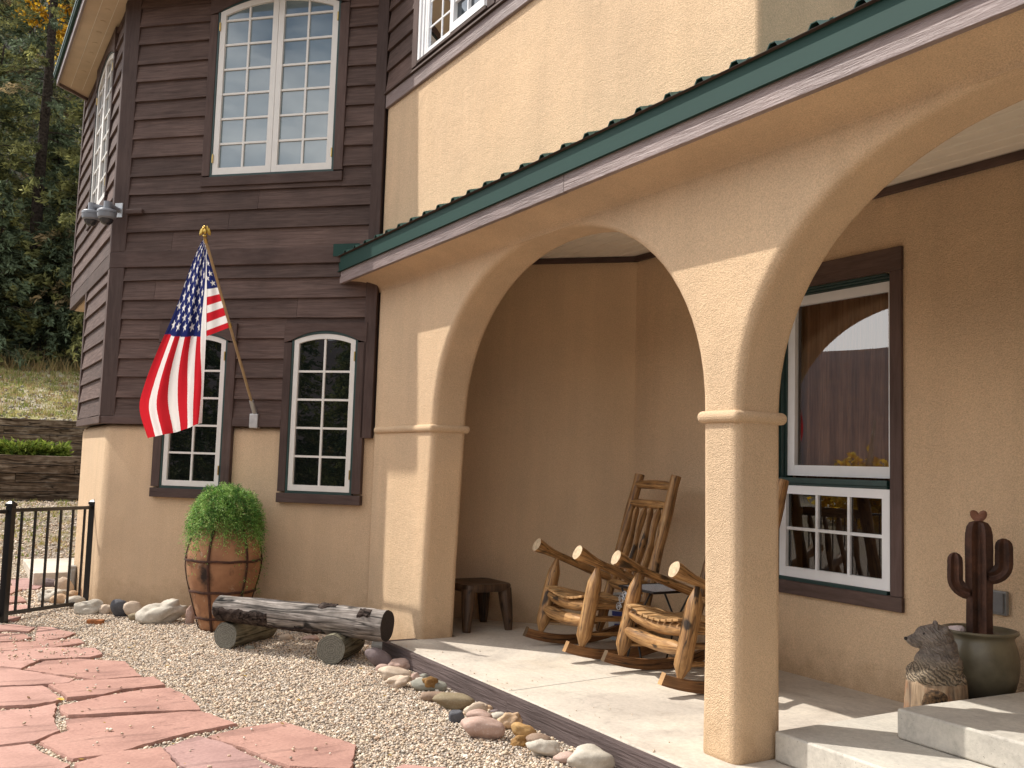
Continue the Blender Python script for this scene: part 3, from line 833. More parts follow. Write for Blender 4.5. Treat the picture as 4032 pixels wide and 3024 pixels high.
def inside(px, py, poly):
    c = np.zeros(px.shape, bool); n = len(poly)
    for i in range(n):
        x0, y0 = poly[i]; x1, y1 = poly[(i+1) % n]
        m = ((y0 > py) != (y1 > py)) & (px < (x1-x0)*(py-y0)/((y1-y0) if y1 != y0 else 1e-9)+x0)
        c ^= m
    return c
def m_flag(name, c, c2):
    t = NT(name); mp = t.coord()
    a = t.noise(mp, 2.2, 6, .6, .5); b = t.noise(mp, 45, 5, .7)
    lay = t.noise(t.coord(scale=(5.0, 1.4, 1), rot=(0, 0, .25)), .8, 6, .6, .8)
    r = t.ramp(a, [(.3, tuple(q*.88 for q in c2[:3])+(1,)), (.5, c), (.72, (min(1, c[0]*1.12), c[1]*1.16, c[2]*1.16, 1))])
    rb = t.ramp(b, [(.3, G4(.80)), (.7, G4(1.12))])
    rl = t.ramp(lay, [(.37, G4(.80)), (.395, G4(1.0)), (.62, G4(1.0)), (.64, G4(1.08))])
    x = t.mix(1.0, r, (rb, 0), 'MULTIPLY'); x = t.mix(1.0, x, (rl, 0), 'MULTIPLY')
    sp = t.noise(mp, 16, 3, .8); rs = t.ramp(sp, [(.68, G4(0)), (.74, G4(1))])
    x = t.mix((rs, 0), x, (.42, .30, .24, 1))
    t.base(x)
    st = t.ramp(lay, [(.38, G4(0)), (.41, G4(.5)), (.55, G4(.55)), (.57, G4(1))])
    b0 = t.bump(st, .6, .010); t.bump(b, .3, .003, b0)
    t.rough(.85); t.p.inputs['Specular IOR Level'].default_value = .2
    return t.mat
FM = [m_flag('red_flagstone', (.40, .225, .18, 1), (.33, .18, .145, 1)), m_flag('pink_flagstone', (.43, .25, .205, 1), (.36, .205, .165, 1)), m_flag('mauve_flagstone', (.37, .225, .20, 1), (.32, .19, .17, 1))]
FLAB = {'a': 'thin sliver of red flagstone just inside the gate post', 'b': 'small red flagstone striped by fence shadow at the left frame edge',
 'c': 'small red flagstone with bar shadows, nearest to the brick piece', 'd': 'narrow red flagstone strewn with gravel, second row from the gate',
 'e': 'pebble-strewn red flagstone above the large six-sided one', 'f': 'large red six-sided flagstone left of the log bench',
 'g': 'long tapering red flagstone left of the six-sided one', 'h': 'wide flat red flagstone with a thin dark lower edge in mid path',
 'i': 'small red flagstone with a yellow leaf at its right corner', 'j': 'broad red flagstone lying against the big cracked one on its upper side',
 'k': 'red flagstone left of the gravel gap, with a curved right end', 'l': 'biggest red flagstone, with wavy cleft lines across it',
 'm': 'red flagstone in the bottom left corner of the path', 'n': 'red flagstone at the bottom edge with a few pebbles on it',
 'o': 'mauve flagstone at the bottom edge between two redder ones', 'p': 'red flagstone at the right end of the path, out in the gravel',
 'q': 'corner of a red flagstone poking up at the bottom frame edge', 'r': 'dark red flagstone farthest away behind the fence gate',
 's': 'triangular red flagstone seen through the gate bars', 't': 'small red flagstone behind the gate, middle of three', 
 'u': 'red flagstone behind the gate, nearest to the bottom rail', 'v': 'sliver of red flagstone right under the gate'}
flag_pts = {}
for k, P in FLAG.items():
    rnd = random.Random(ord(k))
    cx = sum(p[0] for p in P)/len(P); cy = sum(p[1] for p in P)/len(P)
    ring = []
    n = len(P)
    for i in range(n):
        a, b = Vector(P[i]), Vector(P[(i+1) % n])
        L = (b-a).length; m = max(2, int(L/.035))
        nrm = Vector((b.y-a.y, a.x-b.x)).normalized()
        for j in range(m):
            f = j/m
            q = a.lerp(b, f)
            amp = .012*mnoise.noise(Vector((q.x*9, q.y*9, 3)))+.010*mnoise.noise(Vector((q.x*30, q.y*30, 1)))+.006*max(0, mnoise.noise(Vector((q.x*14, q.y*14, 8))))
            q = q+nrm*amp
            ring.append((q.x, q.y))
    flag_pts[k] = ring
    zt = -.104+rnd.uniform(-.005, .006); tx, ty = rnd.uniform(-.008, .008), rnd.uniform(-.008, .008)
    zz = lambda x, y: zt+tx*(x-cx)+ty*(y-cy)
    N = len(ring); vs = []; 
    for (s, dz) in ((1.0, -.05), (1.004, -.012), (.993, 0), (.985, .0)):
        vs += [(cx+(x-cx)*s, cy+(y-cy)*s, zz(x, y)+dz+(.004*mnoise.noise(Vector((x*20, y*20, 7))) if dz == -.012 else -.010*max(0, mnoise.noise(Vector((x*7, y*7, 5)))-.1) if s == .993 else 0)) for x, y in ring]
    fs = [(j*N+i, j*N+(i+1) % N, (j+1)*N+(i+1) % N, (j+1)*N+i) for j in range(3) for i in range(N)]
    fs.append([3*N+i for i in range(N)])
    mb = MB(); mb.add([(x-cx, y-cy, z-zt) for x, y, z in vs], fs)
    o = mb.build('flagstone', FM[2] if k in 'or' else FM[ord(k) % 2]); o.location = (cx, cy, zt)
    tag(o, FLAB[k], 'flagstone', 'flagstones of the red stone path')

# loose gravel: thousands of pebbles, one uncountable object
rng = np.random.default_rng(5)
def pebbles(n, x0, x1, y0, y1, rmin, rmax, dens=None):
    x = rng.uniform(x0, x1, n); y = rng.uniform(y0, y1, n)
    keep = (y < x+11.95-.0) | (x < -10.6)          # in front of the tower facet
    keep &= ~((x > -10.6) & (y > x+11.90))
    keep &= ~((x > -12.5) & (x <= -10.45) & (y > 1.43))
    keep &= ~((x > -7.37) & (y > 3.195)) & (y < 3.48)
    for k, ring in flag_pts.items():
        keep &= ~inside(x, y, ring)
    return x[keep], y[keep], rng.uniform(0, 1, keep.sum())**1.7*(rmax-rmin)+rmin
sets = [pebbles(100000, -8.6, -3.4, -.4, 3.25, .0038, .0098), pebbles(36000, -11.3, -8.6, .1, 3.2, .0045, .011), pebbles(2600, -8.6, -3.4, -.3, 3.25, .010, .018), pebbles(11000, -14.5, -11.0, -1, 1.45, .006, .018), pebbles(7000, -20.5, -14.5, -.5, 4.5, .010, .026)]
# a few strewn over the stones
sx_, sy_ = rng.uniform(-9.2, -8.0, 170), rng.uniform(.5, 1.2, 170)
X = np.concatenate([s[0] for s in sets]+[sx_]); Y = np.concatenate([s[1] for s in sets]+[sy_]); Rr = np.concatenate([s[2] for s in sets]+[rng.uniform(.004, .010, 170)])
for (k, cnt) in (('l', 8), ('j', 6), ('p', 9), ('n', 6), ('h', 6), ('f', 9), ('o', 5), ('k', 4)):
    P = np.array(FLAG[k]); c = P.mean(0)
    q = c+(P[rng.integers(0, len(P), cnt)]-c)*rng.uniform(.1, .9, (cnt, 1))
    X = np.append(X, q[:, 0]); Y = np.append(Y, q[:, 1]); Rr = np.append(Rr, rng.uniform(.005, .013, cnt))
X = np.append(X, rng.uniform(-7.1, -3.9, 46)); Y = np.append(Y, 3.27+.5*rng.uniform(0, 1, 46)**2.2); Rr = np.append(Rr, rng.uniform(.0025, .006, 46))
n = len(X)
onst = np.zeros(n, bool)
for ring in flag_pts.values(): onst |= inside(X, Y, ring)
gz = np.where(onst, -.101, GZ+.60*np.clip((-12.2-X)/8.6, 0, 1)**2*(3-2*np.clip((-12.2-X)/8.6, 0, 1)))
gz = np.where((Y > 3.26) & (X > -7.2), .0005, gz)
ph = (1+5**.5)/2
ico = np.array([(-1, ph, 0), (1, ph, 0), (-1, -ph, 0), (1, -ph, 0), (0, -1, ph), (0, 1, ph), (0, -1, -ph), (0, 1, -ph), (ph, 0, -1), (ph, 0, 1), (-ph, 0, -1), (-ph, 0, 1)])/math.sqrt(1+ph*ph)
icf = np.array([(0, 11, 5), (0, 5, 1), (0, 1, 7), (0, 7, 10), (0, 10, 11), (1, 5, 9), (5, 11, 4), (11, 10, 2), (10, 7, 6), (7, 1, 8), (3, 9, 4), (3, 4, 2), (3, 2, 6), (3, 6, 8), (3, 8, 9), (4, 9, 5), (2, 4, 11), (6, 2, 10), (8, 6, 7), (9, 8, 1)])
th = rng.uniform(0, 2*PI, n); e1 = rng.uniform(.75, 1.5, n); e2 = rng.uniform(.7, 1.1, n); e3 = rng.uniform(.55, .9, n)
tl = rng.uniform(-.5, .5, n)
P = ico[None]*(1+.16*rng.standard_normal((n, 12, 1)).clip(-1.5, 1.5))
P = P*np.stack([e1, e2, e3], 1)[:, None, :]*Rr[:, None, None]
xz_ = P[..., 0]*np.cos(tl)[:, None]-P[..., 2]*np.sin(tl)[:, None]; zz_ = P[..., 0]*np.sin(tl)[:, None]+P[..., 2]*np.cos(tl)[:, None]
xx_ = xz_*np.cos(th)[:, None]-P[..., 1]*np.sin(th)[:, None]; yy_ = xz_*np.sin(th)[:, None]+P[..., 1]*np.cos(th)[:, None]
up = rng.uniform(-.1, .9, n)*Rr*e3
V = np.stack([xx_+X[:, None], yy_+Y[:, None], zz_+(gz+up+.002)[:, None]], 2).reshape(-1, 3)
F = (icf[None]+(np.arange(n)*12)[:, None, None]).reshape(-1, 3)
pal = np.array([(.60, .49, .36), (.68, .59, .47), (.54, .42, .30), (.46, .37, .29), (.30, .26, .225), (.76, .69, .59), (.55, .38, .26), (.62, .48, .33), (.40, .35, .30), (.66, .53, .41)])*1.08
ci = rng.integers(0, len(pal), n)
colr = (pal[ci]*.72+pal.mean(0)*.28)*rng.uniform(.8, 1.15, (n, 1))
np_mesh('gravel', V, F, m_vcol('pebble', .85, .25, bscale=180), col=np.repeat(colr, 12, 0), smooth=True)['kind'] = 'stuff'

# river stones
def icosphere(sub):
    bm = bmesh.new(); bmesh.ops.create_icosphere(bm, subdivisions=sub, radius=1)
    vs = [tuple(v.co) for v in bm.verts]; fs = [tuple(v.index for v in f.verts) for f in bm.faces]; bm.free()
    return vs, fs
ISO = icosphere(4)
def m_rock(name, c, c2, sp=(.7, .66, .6, 1), spa=.35):
    t = NT(name); mp = t.coord()
    oi = t.n('ShaderNodeObjectInfo'); ad = t.n('ShaderNodeVectorMath', operation='ADD'); t.l(mp, 0, ad, 0)
    sc_ = t.n('ShaderNodeVectorMath', operation='SCALE'); sc_.inputs[0].default_value = (9, 7, 5); t.l(oi, 'Random', sc_, 'Scale'); t.l(sc_, 0, ad, 1)
    a = t.noise(ad, 10, 5, .6, .3); b = t.noise(ad, 85, 4, .7)
    r = t.ramp(a, [(.3, c2), (.68, c)])
    s2 = t.ramp(b, [(.52, G4(0)), (.72, G4(spa))])
    x = t.mix((s2, 0), r, sp)
    t.base(x); t.bump(a, .35, .012); b0 = t.bump(b, .4, .004); t.rough(.8); t.p.inputs['Specular IOR Level'].default_value = .3
    return t.mat
RM = {
 'mauve': m_rock('mauve_stone', (.20, .155, .15, 1), (.14, .105, .105, 1), spa=.12), 'pale': m_rock('pale_stone', (.48, .45, .38, 1), (.38, .34, .28, 1)),
 'pink': m_rock('pink_stone', (.47, .33, .27, 1), (.38, .25, .20, 1)), 'cream': m_rock('cream_stone', (.56, .45, .34, 1), (.46, .35, .26, 1)),
 'green': m_rock('greygreen_stone', (.30, .29, .235, 1), (.235, .225, .185, 1), spa=.15), 'amber': m_rock('amber_stone', (.34, .185, .055, 1), (.16, .085, .03, 1), spa=.1),
 'brown': m_rock('brown_stone', (.30, .21, .15, 1), (.22, .145, .10, 1), spa=.15), 'olive': m_rock('olive_stone', (.27, .215, .13, 1), (.215, .165, .10, 1), spa=.15),
 'slate': m_rock('slate_stone', (.095, .095, .105, 1), (.07, .07, .078, 1), spa=.08), 'gold': m_rock('golden_stone', (.46, .29, .115, 1), (.36, .20, .075, 1), spa=.15),
 'white': m_rock('white_stone', (.54, .49, .41, 1), (.36, .32, .26, 1), spa=.4), 'orange': m_rock('orange_cream_stone', (.52, .36, .22, 1), (.42, .27, .16, 1)),
}
ROCKS=[
(-6.94, 3.008, 0.22, 0.146) ,
(-6.991, 3.123, 0.063, 0.049) ,
(-6.773, 2.966, 0.116, 0.072) ,
(-6.828, 3.127, 0.172, 0.081) ,
(-6.471, 2.942, 0.233, 0.104) ,
(-6.286, 2.872, 0.163, 0.091) ,
(-6.42, 3.065, 0.077, 0.066) ,
(-6.462, 3.156, 0.074, 0.047) ,
(-6.341, 3.066, 0.079, 0.05) ,
(-6.1, 3.031, 0.261, 0.094) ,
(-6.09, 3.021, 0.097, 0.067) ,
(-5.82, 2.938, 0.218, 0.077) ,
(-5.584, 2.945, 0.233, 0.106) ,
(-5.324, 2.83, 0.104, 0.08) ,
(-5.386, 3.006, 0.146, 0.091) ,
(-5.509, 3.147, 0.081, 0.041) ,
(-5.438, 3.166, 0.059, 0.028) ,
(-5.284, 3.103, 0.115, 0.048) ,
(-5.24, 2.943, 0.157, 0.08) ,
(-4.924, 2.79, 0.244, 0.123) ,
(-5.053, 3.038, 0.137, 0.099) ,
(-4.87, 3.043, 0.131, 0.08) ,
(-4.727, 2.92, 0.091, 0.063) ,
(-4.707, 3.028, 0.15, 0.064) ,
(-4.503, 2.94, 0.166, 0.091) ,
(-4.363, 2.995, 0.145, 0.055) ,
(-4.2, 3.032, 0.231, 0.118) ,
(-10.256, 1.363, 0.25, 0.14) ,
(-10.232, 1.518, 0.14, 0.095) ,
(-10.02, 1.612, 0.177, 0.186) ,
(-9.894, 1.723, 0.18, 0.165) ,
(-9.746, 1.738, 0.182, 0.091) ,
(-9.491, 1.908, 0.417, 0.216) ,
(-10.178, 2.211, 0.151, 0.111) ,
(-9.408, 2.138, 0.084, 0.168) ,
(-11.172, 1.129, 0.287, 0.135) ,
(-11.013, 1.198, 0.203, 0.107) ,
(-11.775, 1.301, 0.194, 0.188) ,
(-12.053, 1.167, 0.193, 0.064) ,
(-12.363, 1.231, 0.191, 0.108) ,
(-10.811, 1.301, 0.189, 0.11) ,
(-11.318, 1.331, 0.176, 0.099) ,
(-11.503, 1.438, 0.056, 0.101) ,
(-8.291, 2.702, 0.119, 0.059) ,
(-8.178, 2.894, 0.147, 0.052) ,
(-8.014, 2.32, 0.092, 0.043) ,
(-9.691, 1.354, 0.147, 0.043) ,
(-7.483, 3.308, 0.1, 0.107) ,
]

RL = [('mauve', 'smooth', 'mauve grey oblong river stone leaning at the porch corner', 0, .6), ('pale', 'smooth', 'tiny greenish white pebble stone at the porch corner', 0, 0),
 ('pink', 'smooth', 'flat pinkish tan river stone left of the speckled pile', 0, 0), ('pink', 'round', 'round pink speckled river stone at the top of the pile by the porch corner', 0, 0),
 ('cream', 'round', 'big cream river stone in the pile by the porch corner', 0, .2), ('cream', 'rough', 'speckled cream river stone at the front of the pile by the porch corner', 0, -.2),
 ('pink', 'round', 'small salmon river stone between the pile and the flat green slab', 0, 0), ('green', 'smooth', 'small grey green pebble stone touching the edging board', 0, 0),
 ('white', 'round', 'small pinkish white stone behind the flat green slab', 0, 0), ('green', 'flat', 'flat grey green slab stone with an amber chip lying on it', 0, .1),
 ('amber', 'rough', 'jagged amber chip lying on the flat green slab stone', .04, 0), ('brown', 'flat', 'long flat brown river stone in front of the green slab', 0, .1),
 ('olive', 'round', 'big olive tan river stone in the middle of the row', 0, .1), ('slate', 'block', 'dark slate blue squarish stone out in the gravel', 0, 0),
 ('cream', 'rough', 'cream pink lumpy stone beyond the dark slate one', 0, 0), ('orange', 'smooth', 'small flat tan stone squeezed against the edging board', 0, 0),
 ('mauve', 'smooth', 'tiny grey pink pebble against the edging board', 0, 0), ('white', 'smooth', 'whitish stone just above the orange cream boulder', 0, 0),
 ('pink', 'round', 'dusty pink stone lying behind the largest pink one', 0, .1), ('pink', 'round', 'largest pink river stone of the row, wedge shaped', 0, .15),
 ('orange', 'rough', 'orange cream lumpy stone beside the largest pink one', 0, -.3), ('gold', 'round', 'smooth golden river stone touching the edging board', 0, .3),
 ('amber', 'rough', 'angular dark amber stone in front of the golden one', 0, 0), ('brown', 'smooth', 'oval grey brown river stone right of the golden one', 0, 0),
 ('white', 'rough', 'white speckled river stone beside the oval grey brown one', 0, .2), ('pink', 'smooth', 'small flat pink stone left of the largest white boulder', 0, 0),
 ('white', 'round', 'largest white river stone, cut by the bottom frame edge', 0, 0),
 ('white', 'rough', 'white lumpy stone at the foot of the gate post', 0, 0), ('cream', 'round', 'small round pinkish stone between the white lump and the slate stone', 0, 0),
 ('slate', 'smooth', 'upright grey slate stone leaning on the tower wall', 0, .75), ('cream', 'round', 'tan rounded stone leaning on the tower wall beside the slate one', 0, .7),
 ('olive', 'flat', 'dark olive flat stone in front of the large white boulder', 0, .1), ('white', 'rough', 'large irregular white boulder against the tower wall', 0, -.25),
 ('gold', 'rough', 'pointed ochre stone between white boulder and clay planter', 0, -.4), ('pink', 'round', 'pinkish stone half hidden behind the clay planter', 0, 0),
 ('white', 'rough', 'white grey stone at the left end of the pile behind the gate', 0, 0), ('orange', 'round', 'buttery cream stone at the front of the pile behind the gate', 0, 0),
 ('cream', 'round', 'tallest cream stone of the pile behind the gate', 0, 1.0), ('cream', 'flat', 'flat cream stone at the back of the pile behind the gate', 0, 0),
 ('mauve', 'smooth', 'dark mauve stone farthest back in the pile behind the gate', 0, .3), ('white', 'round', 'white stone beside the foot of the gate post, behind the bars', 0, 0),
 ('orange', 'round', 'tan stone in the middle of the pile behind the gate', 0, 0), ('pink', 'round', 'small pinkish tan stone next to the gate post behind the bars', 0, 0),
 ('cream', 'smooth', 'tan stone lying in the shade under the log bench, left one', 0, 0), ('pink', 'smooth', 'pink flat stone lying in the shade under the log bench', 0, 0),
 ('green', 'flat', 'small grey flat chip in front of the log bench', 0, 0)]
for i, (kind, shape, lab, lift, tilt) in enumerate(RL):
    x, y, w, h = ROCKS[i]
    d = math.hypot(x, y); vx, vy = x/d, y/d            # away from the path
    dep = .62*w if shape != 'flat' else .5*w
    if w < h: dep = w*.7
    cx, cy = x+vx*dep*.42, y+vy*dep*.42
    pw, ex = {'smooth': (.10, 1), 'round': (.16, 1), 'rough': (.34, 1), 'block': (.12, 1.7), 'flat': (.14, 1.25)}[shape]
    mb = MB(); vs = []
    # axes: across the view (a), depth (vx,vy), up
    ax, ay = -vy, vx
    ct, st_ = math.cos(tilt), math.sin(tilt)
    hh = h*.58
    # tilt in the picture plane: choose half sizes so that the outline keeps its box
    a1, c1_ = (w*.5, hh) if abs(tilt) < .05 else (max(w, h)*.56, min(w, h)*.45 if abs(tilt) > .45 else hh*.9)
    for (px, py, pz) in ISO[0]:
        if ex > 1:
            f = lambda q: math.copysign(abs(q)**(1/ex), q)
            px, py, pz = f(px)*.86, f(py)*.86, f(pz)*.86
        v_ = Vector((px, py, pz))
        k = 1+pw*mnoise.noise(v_*1.1+Vector((i*3.7, i*1.3, 0)))*1.5+pw*.45*mnoise.noise(v_*2.7+Vector((i, 0, i)))+pw*.16*mnoise.noise(v_*6+Vector((0, i, 0)))
        if shape == 'rough':
            k -= .10*abs(mnoise.noise(v_*2.0+Vector((i*2, 5, 1))))
        qa, qd, qz = px*a1*k, py*dep*.5*k, pz*c1_*k
        qa, qz = qa*ct-qz*st_, qa*st_+qz*ct
        vs.append((ax*qa+vx*qd, ay*qa+vy*qd, qz))
    zlow = min(p[2] for p in vs); ztop = max(p[2] for p in vs)
    gz_ = ground_z(cx, cy)
    sink = (ztop-zlow)-h*1.03
    mb.add([(p[0], p[1], p[2]-zlow-max(sink, .012)) for p in vs], ISO[1])
    o = mb.build('river_stone', RM[kind], smooth=True); o.location = (cx, cy, gz_+lift)
    tag(o, lab, 'stone', 'stones along the porch edging' if i < 27 else ('stones against the tower wall' if i < 35 else ('stones piled behind the gate' if i < 43 else 'stones around the log bench')))
# brick piece and pipe cap, downspout
x, y, w, h = ROCKS[46]
mb = MB(); mb.box(-w/2, w/2, -.03, .03, 0, h); b = mb.build('brick_piece', m_plain('orange_brick', (.42, .16, .06, 1), .9, .2, var=.25, nscale=40, bump=.5), bevel=.005); b.location = (x, y, GZ); b.rotation_euler = (.05, 0, 1.05)
tag(b, 'broken orange brick piece lying in the gravel', 'brick')
pc = thing('drain_pipe', 'white round drain pipe end between the log bench and porch corner', 'pipe', (-7.50, 3.235, GZ), math.atan2(-.40, .91))
wp = m_plain('white_plastic', (.66, .66, .62, 1), .5, var=.1)
mb = MB(); mb.tube([(-.12, 0, .055), (.0, 0, .06)], .055, 24); child(mb, 'pipe', wp, pc, smooth=True, auto=40).matrix_parent_inverse = Matrix.Identity(4)
mb = MB(); mb.tube([(.001, 0, .06), (.014, 0, .06)], .059, 24); mb.box(.015, .024, -.035, .035, .05, .07); c_ = child(mb, 'cap', wp, pc, smooth=True, auto=40); c_.matrix_parent_inverse = Matrix.Identity(4)
ds = thing('downspout', 'grey downspout end at the foot of the tower wall behind the gate', 'downspout', (-12.0, 1.40, GZ))
gp = m_plain('grey_downspout', (.33, .32, .30, 1), .5, var=.1)
mb = MB(); mb.box(-12.10, -11.99, 1.36, 1.44, GZ, .16); child(mb, 'pipe', gp, ds, bevel=.008)
mb = MB(); mb.box(-11.975, -11.955, 1.38, 1.42, GZ, .12); child(mb, 'bracket', gp, ds, bevel=.004)
mb = MB(); mb.box(-14.2, -12.55, 1.05, 1.75, GZ-.05, GZ+.16)
struct(mb.build('concrete_pad', M['slab'], bevel=.01))
# yellow leaf on the path
t_ = NT('yellow_leaf'); t_.base(t_.ramp(t_.noise(t_.coord(), 40), [(.3, (.45, .25, .03, 1)), (.7, (.62, .40, .06, 1))])); 
lv = MB()
pts = [(0, 0), (.02, .012), (.045, .015), (.06, 0), (.045, -.014), (.02, -.012)]
lv.add([(p[0], p[1], .004+.008*math.sin(p[0]*50)) for p in pts], [list(range(6))])
lf = lv.build('fallen_leaf', t_.mat); lf.location = (-6.69, .735, -.088); lf.rotation_euler = (.2, .1, .9)
tag(lf, 'yellow fallen leaf lying in the gap between flagstones', 'leaf')

# bits of leaf litter blown over gravel and stones: uncountable
nl = 150; lx = rng.uniform(-9.6, -4.0, nl); ly = rng.uniform(.5, 3.1, nl)
kp = (ly < lx+11.7); lx, ly = lx[kp], ly[kp]; nl = len(lx)
la = rng.uniform(0, 2*PI, nl); ll = rng.uniform(.008, .022, nl); lz = np.full(nl, GZ+.014)
for ring in flag_pts.values(): lz = np.where(inside(lx, ly, ring), -.093, lz)
dx, dy = np.cos(la)*ll, np.sin(la)*ll
Vl = np.stack([np.stack([lx-dx, ly-dy, lz], 1), np.stack([lx+dy*.4, ly-dx*.4, lz+.004], 1), np.stack([lx+dx, ly+dy, lz+.006], 1), np.stack([lx-dy*.4, ly+dx*.4, lz+.001], 1)], 1).reshape(-1, 3)
cl_ = np.array([(.16, .09, .04), (.10, .065, .04), (.26, .17, .07), (.07, .05, .04), (.42, .27, .06)])[rng.integers(0, 5, nl)]
np_mesh('leaf_litter', Vl, np.arange(4*nl).reshape(nl, 4), m_vcol('dry_leaf_bits', .9, .1, .2), None, np.repeat(cl_, 4, 0))['kind'] = 'stuff'
# ---- log bench: one log lying on two short ones
def log(name, a, b, r0, r1, mats, lab, seed, group=None, n=26, wob=.10, ragged=0):
    a, b = Vector(a), Vector(b); c = (a+b)/2
    path = [a.lerp(b, i/n)-c for i in range(n+1)]
    rad = [r0+(r1-r0)*i/n for i in range(n+1)]
    mb = MB(); mb.tube(path, rad, 28, True, r=random.random(), m=0, wob=wob, cm=1, seed=seed)
    o = mb.build(name, mats, smooth=True, auto=50); o.location = c
    tag(o, lab, 'log', group)
    return o
log('support_log', (-8.10, 2.13, -.018), (-8.50, 2.60, -.03), .108, .105, [M['greenlog'], M['endgrain']], 'short grey green log carrying the left end of the bench log', 1, 'support logs of the bench')
log('support_log', (-7.20, 2.71, -.014), (-7.60, 3.05, -.02), .112, .108, [M['greenlog'], M['endgrain']], 'short grey green log carrying the right end of the bench log', 2, 'support logs of the bench')
bl = log('bench_log', (-8.22, 2.10, .200), (-7.03, 3.10, .172), .098, .124, [M['greylog'], M['enddark']], 'long weathered grey log with peeling bark lying across two short logs', 3, n=60, wob=.12)
bark = m_logwood('dark_bark', (.012, .008, .007, 1), (.05, .036, .03, 1), (.12, .095, .08, 1), rough=.95, spec=.1, us=14, vs=20, bump=1.0)
A, B = Vector((-8.22, 2.10, .200)), Vector((-7.03, 3.10, .172)); ctr = (A+B)/2
ax = (B-A).normalized(); sd_ = ax.cross(Vector((0, 0, 1))).normalized(); up_ = sd_.cross(ax)
for (f0, f1, a0, a1) in ((0.0, .34, -100, 8), (.30, .62, -85, -45), (.62, .72, 62, 92), (.86, .93, 35, 70), (.5, .66, -55, -40)):
    mb = MB(); nu, nv = 34, 14; vs = []; fs = []
    for i in range(nu+1):
        f = f0+(f1-f0)*i/nu
        e = 4*(i/nu)*(1-i/nu)
        for j in range(nv+1):
            g_ = j/nv
            wob = 14*mnoise.noise(Vector((f*26, g_*2, f0*9)))
            an = math.radians(a0+(a1-a0)*g_+wob*(1 if j in (0, nv) else .3))
            rr = (.098+(.124-.098)*f)*(1.05+.10*abs(mnoise.noise(Vector((f*40, an*5, 2)))))+.004
            if i in (0, nu) or j in (0, nv): rr -= .012
            vs.append(A.lerp(B, f)-ctr+sd_*(rr*math.cos(an))+up_*(rr*math.sin(an)))
    for i in range(nu):
        for j in range(nv): fs.append((i*(nv+1)+j, i*(nv+1)+j+1, (i+1)*(nv+1)+j+1, (i+1)*(nv+1)+j))
    uv = [[(vs[q].x*1.0, vs[q].z) for q in f] for f in fs]
    mb.add(vs, fs, uv)
    mb.build('bark_patch', bark, bl, smooth=True)

# ---- clay planter with iron cage and fern
clay = NT('scorched_terracotta'); mp = clay.coord()
a = clay.noise(mp, 4, 5, .6); b = clay.noise(clay.coord(scale=(1, 1, .35)), 9, 5, .7)
r1 = clay.ramp(a, [(.3, (.22, .10, .05, 1)), (.6, (.36, .18, .09, 1)), (.8, (.44, .26, .15, 1))])
r2 = clay.ramp(b, [(.56, G4(0)), (.68, G4(.8))])
x = clay.mix((r2, 0), r1, (.13, .065, .035, 1))
r4 = clay.ramp(clay.noise(mp, 14, 5, .7), [(.60, G4(0)), (.68, G4(.45))]); x = clay.mix((r4, 0), x, (.52, .40, .28, 1))
# scorch marks
sxyz = clay.n('ShaderNodeVectorMath', operation='DISTANCE'); tcc = clay.coord(scale=(1, 1, .55)); clay.l(tcc, 0, sxyz, 0)
sxyz.inputs[1].default_value = (.25, -.245, .50*.55)
wv = clay.n('ShaderNodeMath', operation='MULTIPLY_ADD'); wv.inputs[1].default_value = .07; clay.l(clay.noise(mp, 25, 4), 0, wv, 0); clay.l(sxyz, 'Value', wv, 2)
r3 = clay.ramp(wv, [(.075, G4(.95)), (.135, G4(0))], 0)
x = clay.mix((r3, 0), x, (.012, .010, .010, 1))
clay.base(x); clay.bump(b, .25, .006); clay.rough(.75); clay.p.inputs['Specular IOR Level'].default_value = .3
PX, PY = -9.06, 2.335
pl = thing('clay_planter', 'tall terracotta urn strapped in rusty iron, holding a bushy green fern', 'planter', (PX, PY, GZ))
prof = [(0, 0), (.17, 0), (.185, .01), (.215, .12), (.262, .28), (.312, .46), (.332, .58), (.330, .68), (.305, .80), (.262, .90), (.225, .945), (.215, .96), (.235, .985), (.238, 1.0), (.215, 1.0), (.20, .95), (0, .95)]
def smooth_prof(p, k=4):
    out = []
    for i in range(len(p)-1):
        for j in range(k):
            f = j/k; out.append((p[i][0]*(1-f)+p[i+1][0]*f, p[i][1]*(1-f)+p[i+1][1]*f))
    out.append(p[-1]); return out
def prof_r(z):
    pr = prof[1:12]
    for (r0, z0), (r1_, z1) in zip(pr, pr[1:]):
        if z0 <= z <= z1: return r0+(r1_-r0)*(z-z0)/max(1e-6, z1-z0)
    return .2
mb = MB(); mb.lathe(prof, 56); o = mb.build('urn', clay.mat, pl, smooth=True, auto=50)
o.modifiers.new('s', 'SUBSURF').levels = 1; o.modifiers['s'].render_levels = 1
iron = m_plain('rusty_iron', (.085, .036, .022, 1), .8, .3, var=.3, nscale=30, bump=.3)
for z in (.12, .36, .64):
    mb = MB(); N = 56; rr = prof_r(z)+.012
    mb.tube([(rr*math.cos(2*PI*i/N), rr*math.sin(2*PI*i/N), z+.003*math.sin(i)) for i in range(N+1)], .0125, 6, squash=(.45, 1))
    mb.build('iron_hoop', iron, pl)
for k in range(6):
    th_ = -.66+k*PI/3
    mb = MB(); mb.tube([((prof_r(z)+.008)*math.cos(th_), (prof_r(z)+.008)*math.sin(th_), z) for z in [i*.93/24 for i in range(25)]], .0125, 6, squash=(1, .45))
    mb.build('iron_strap', iron, pl)
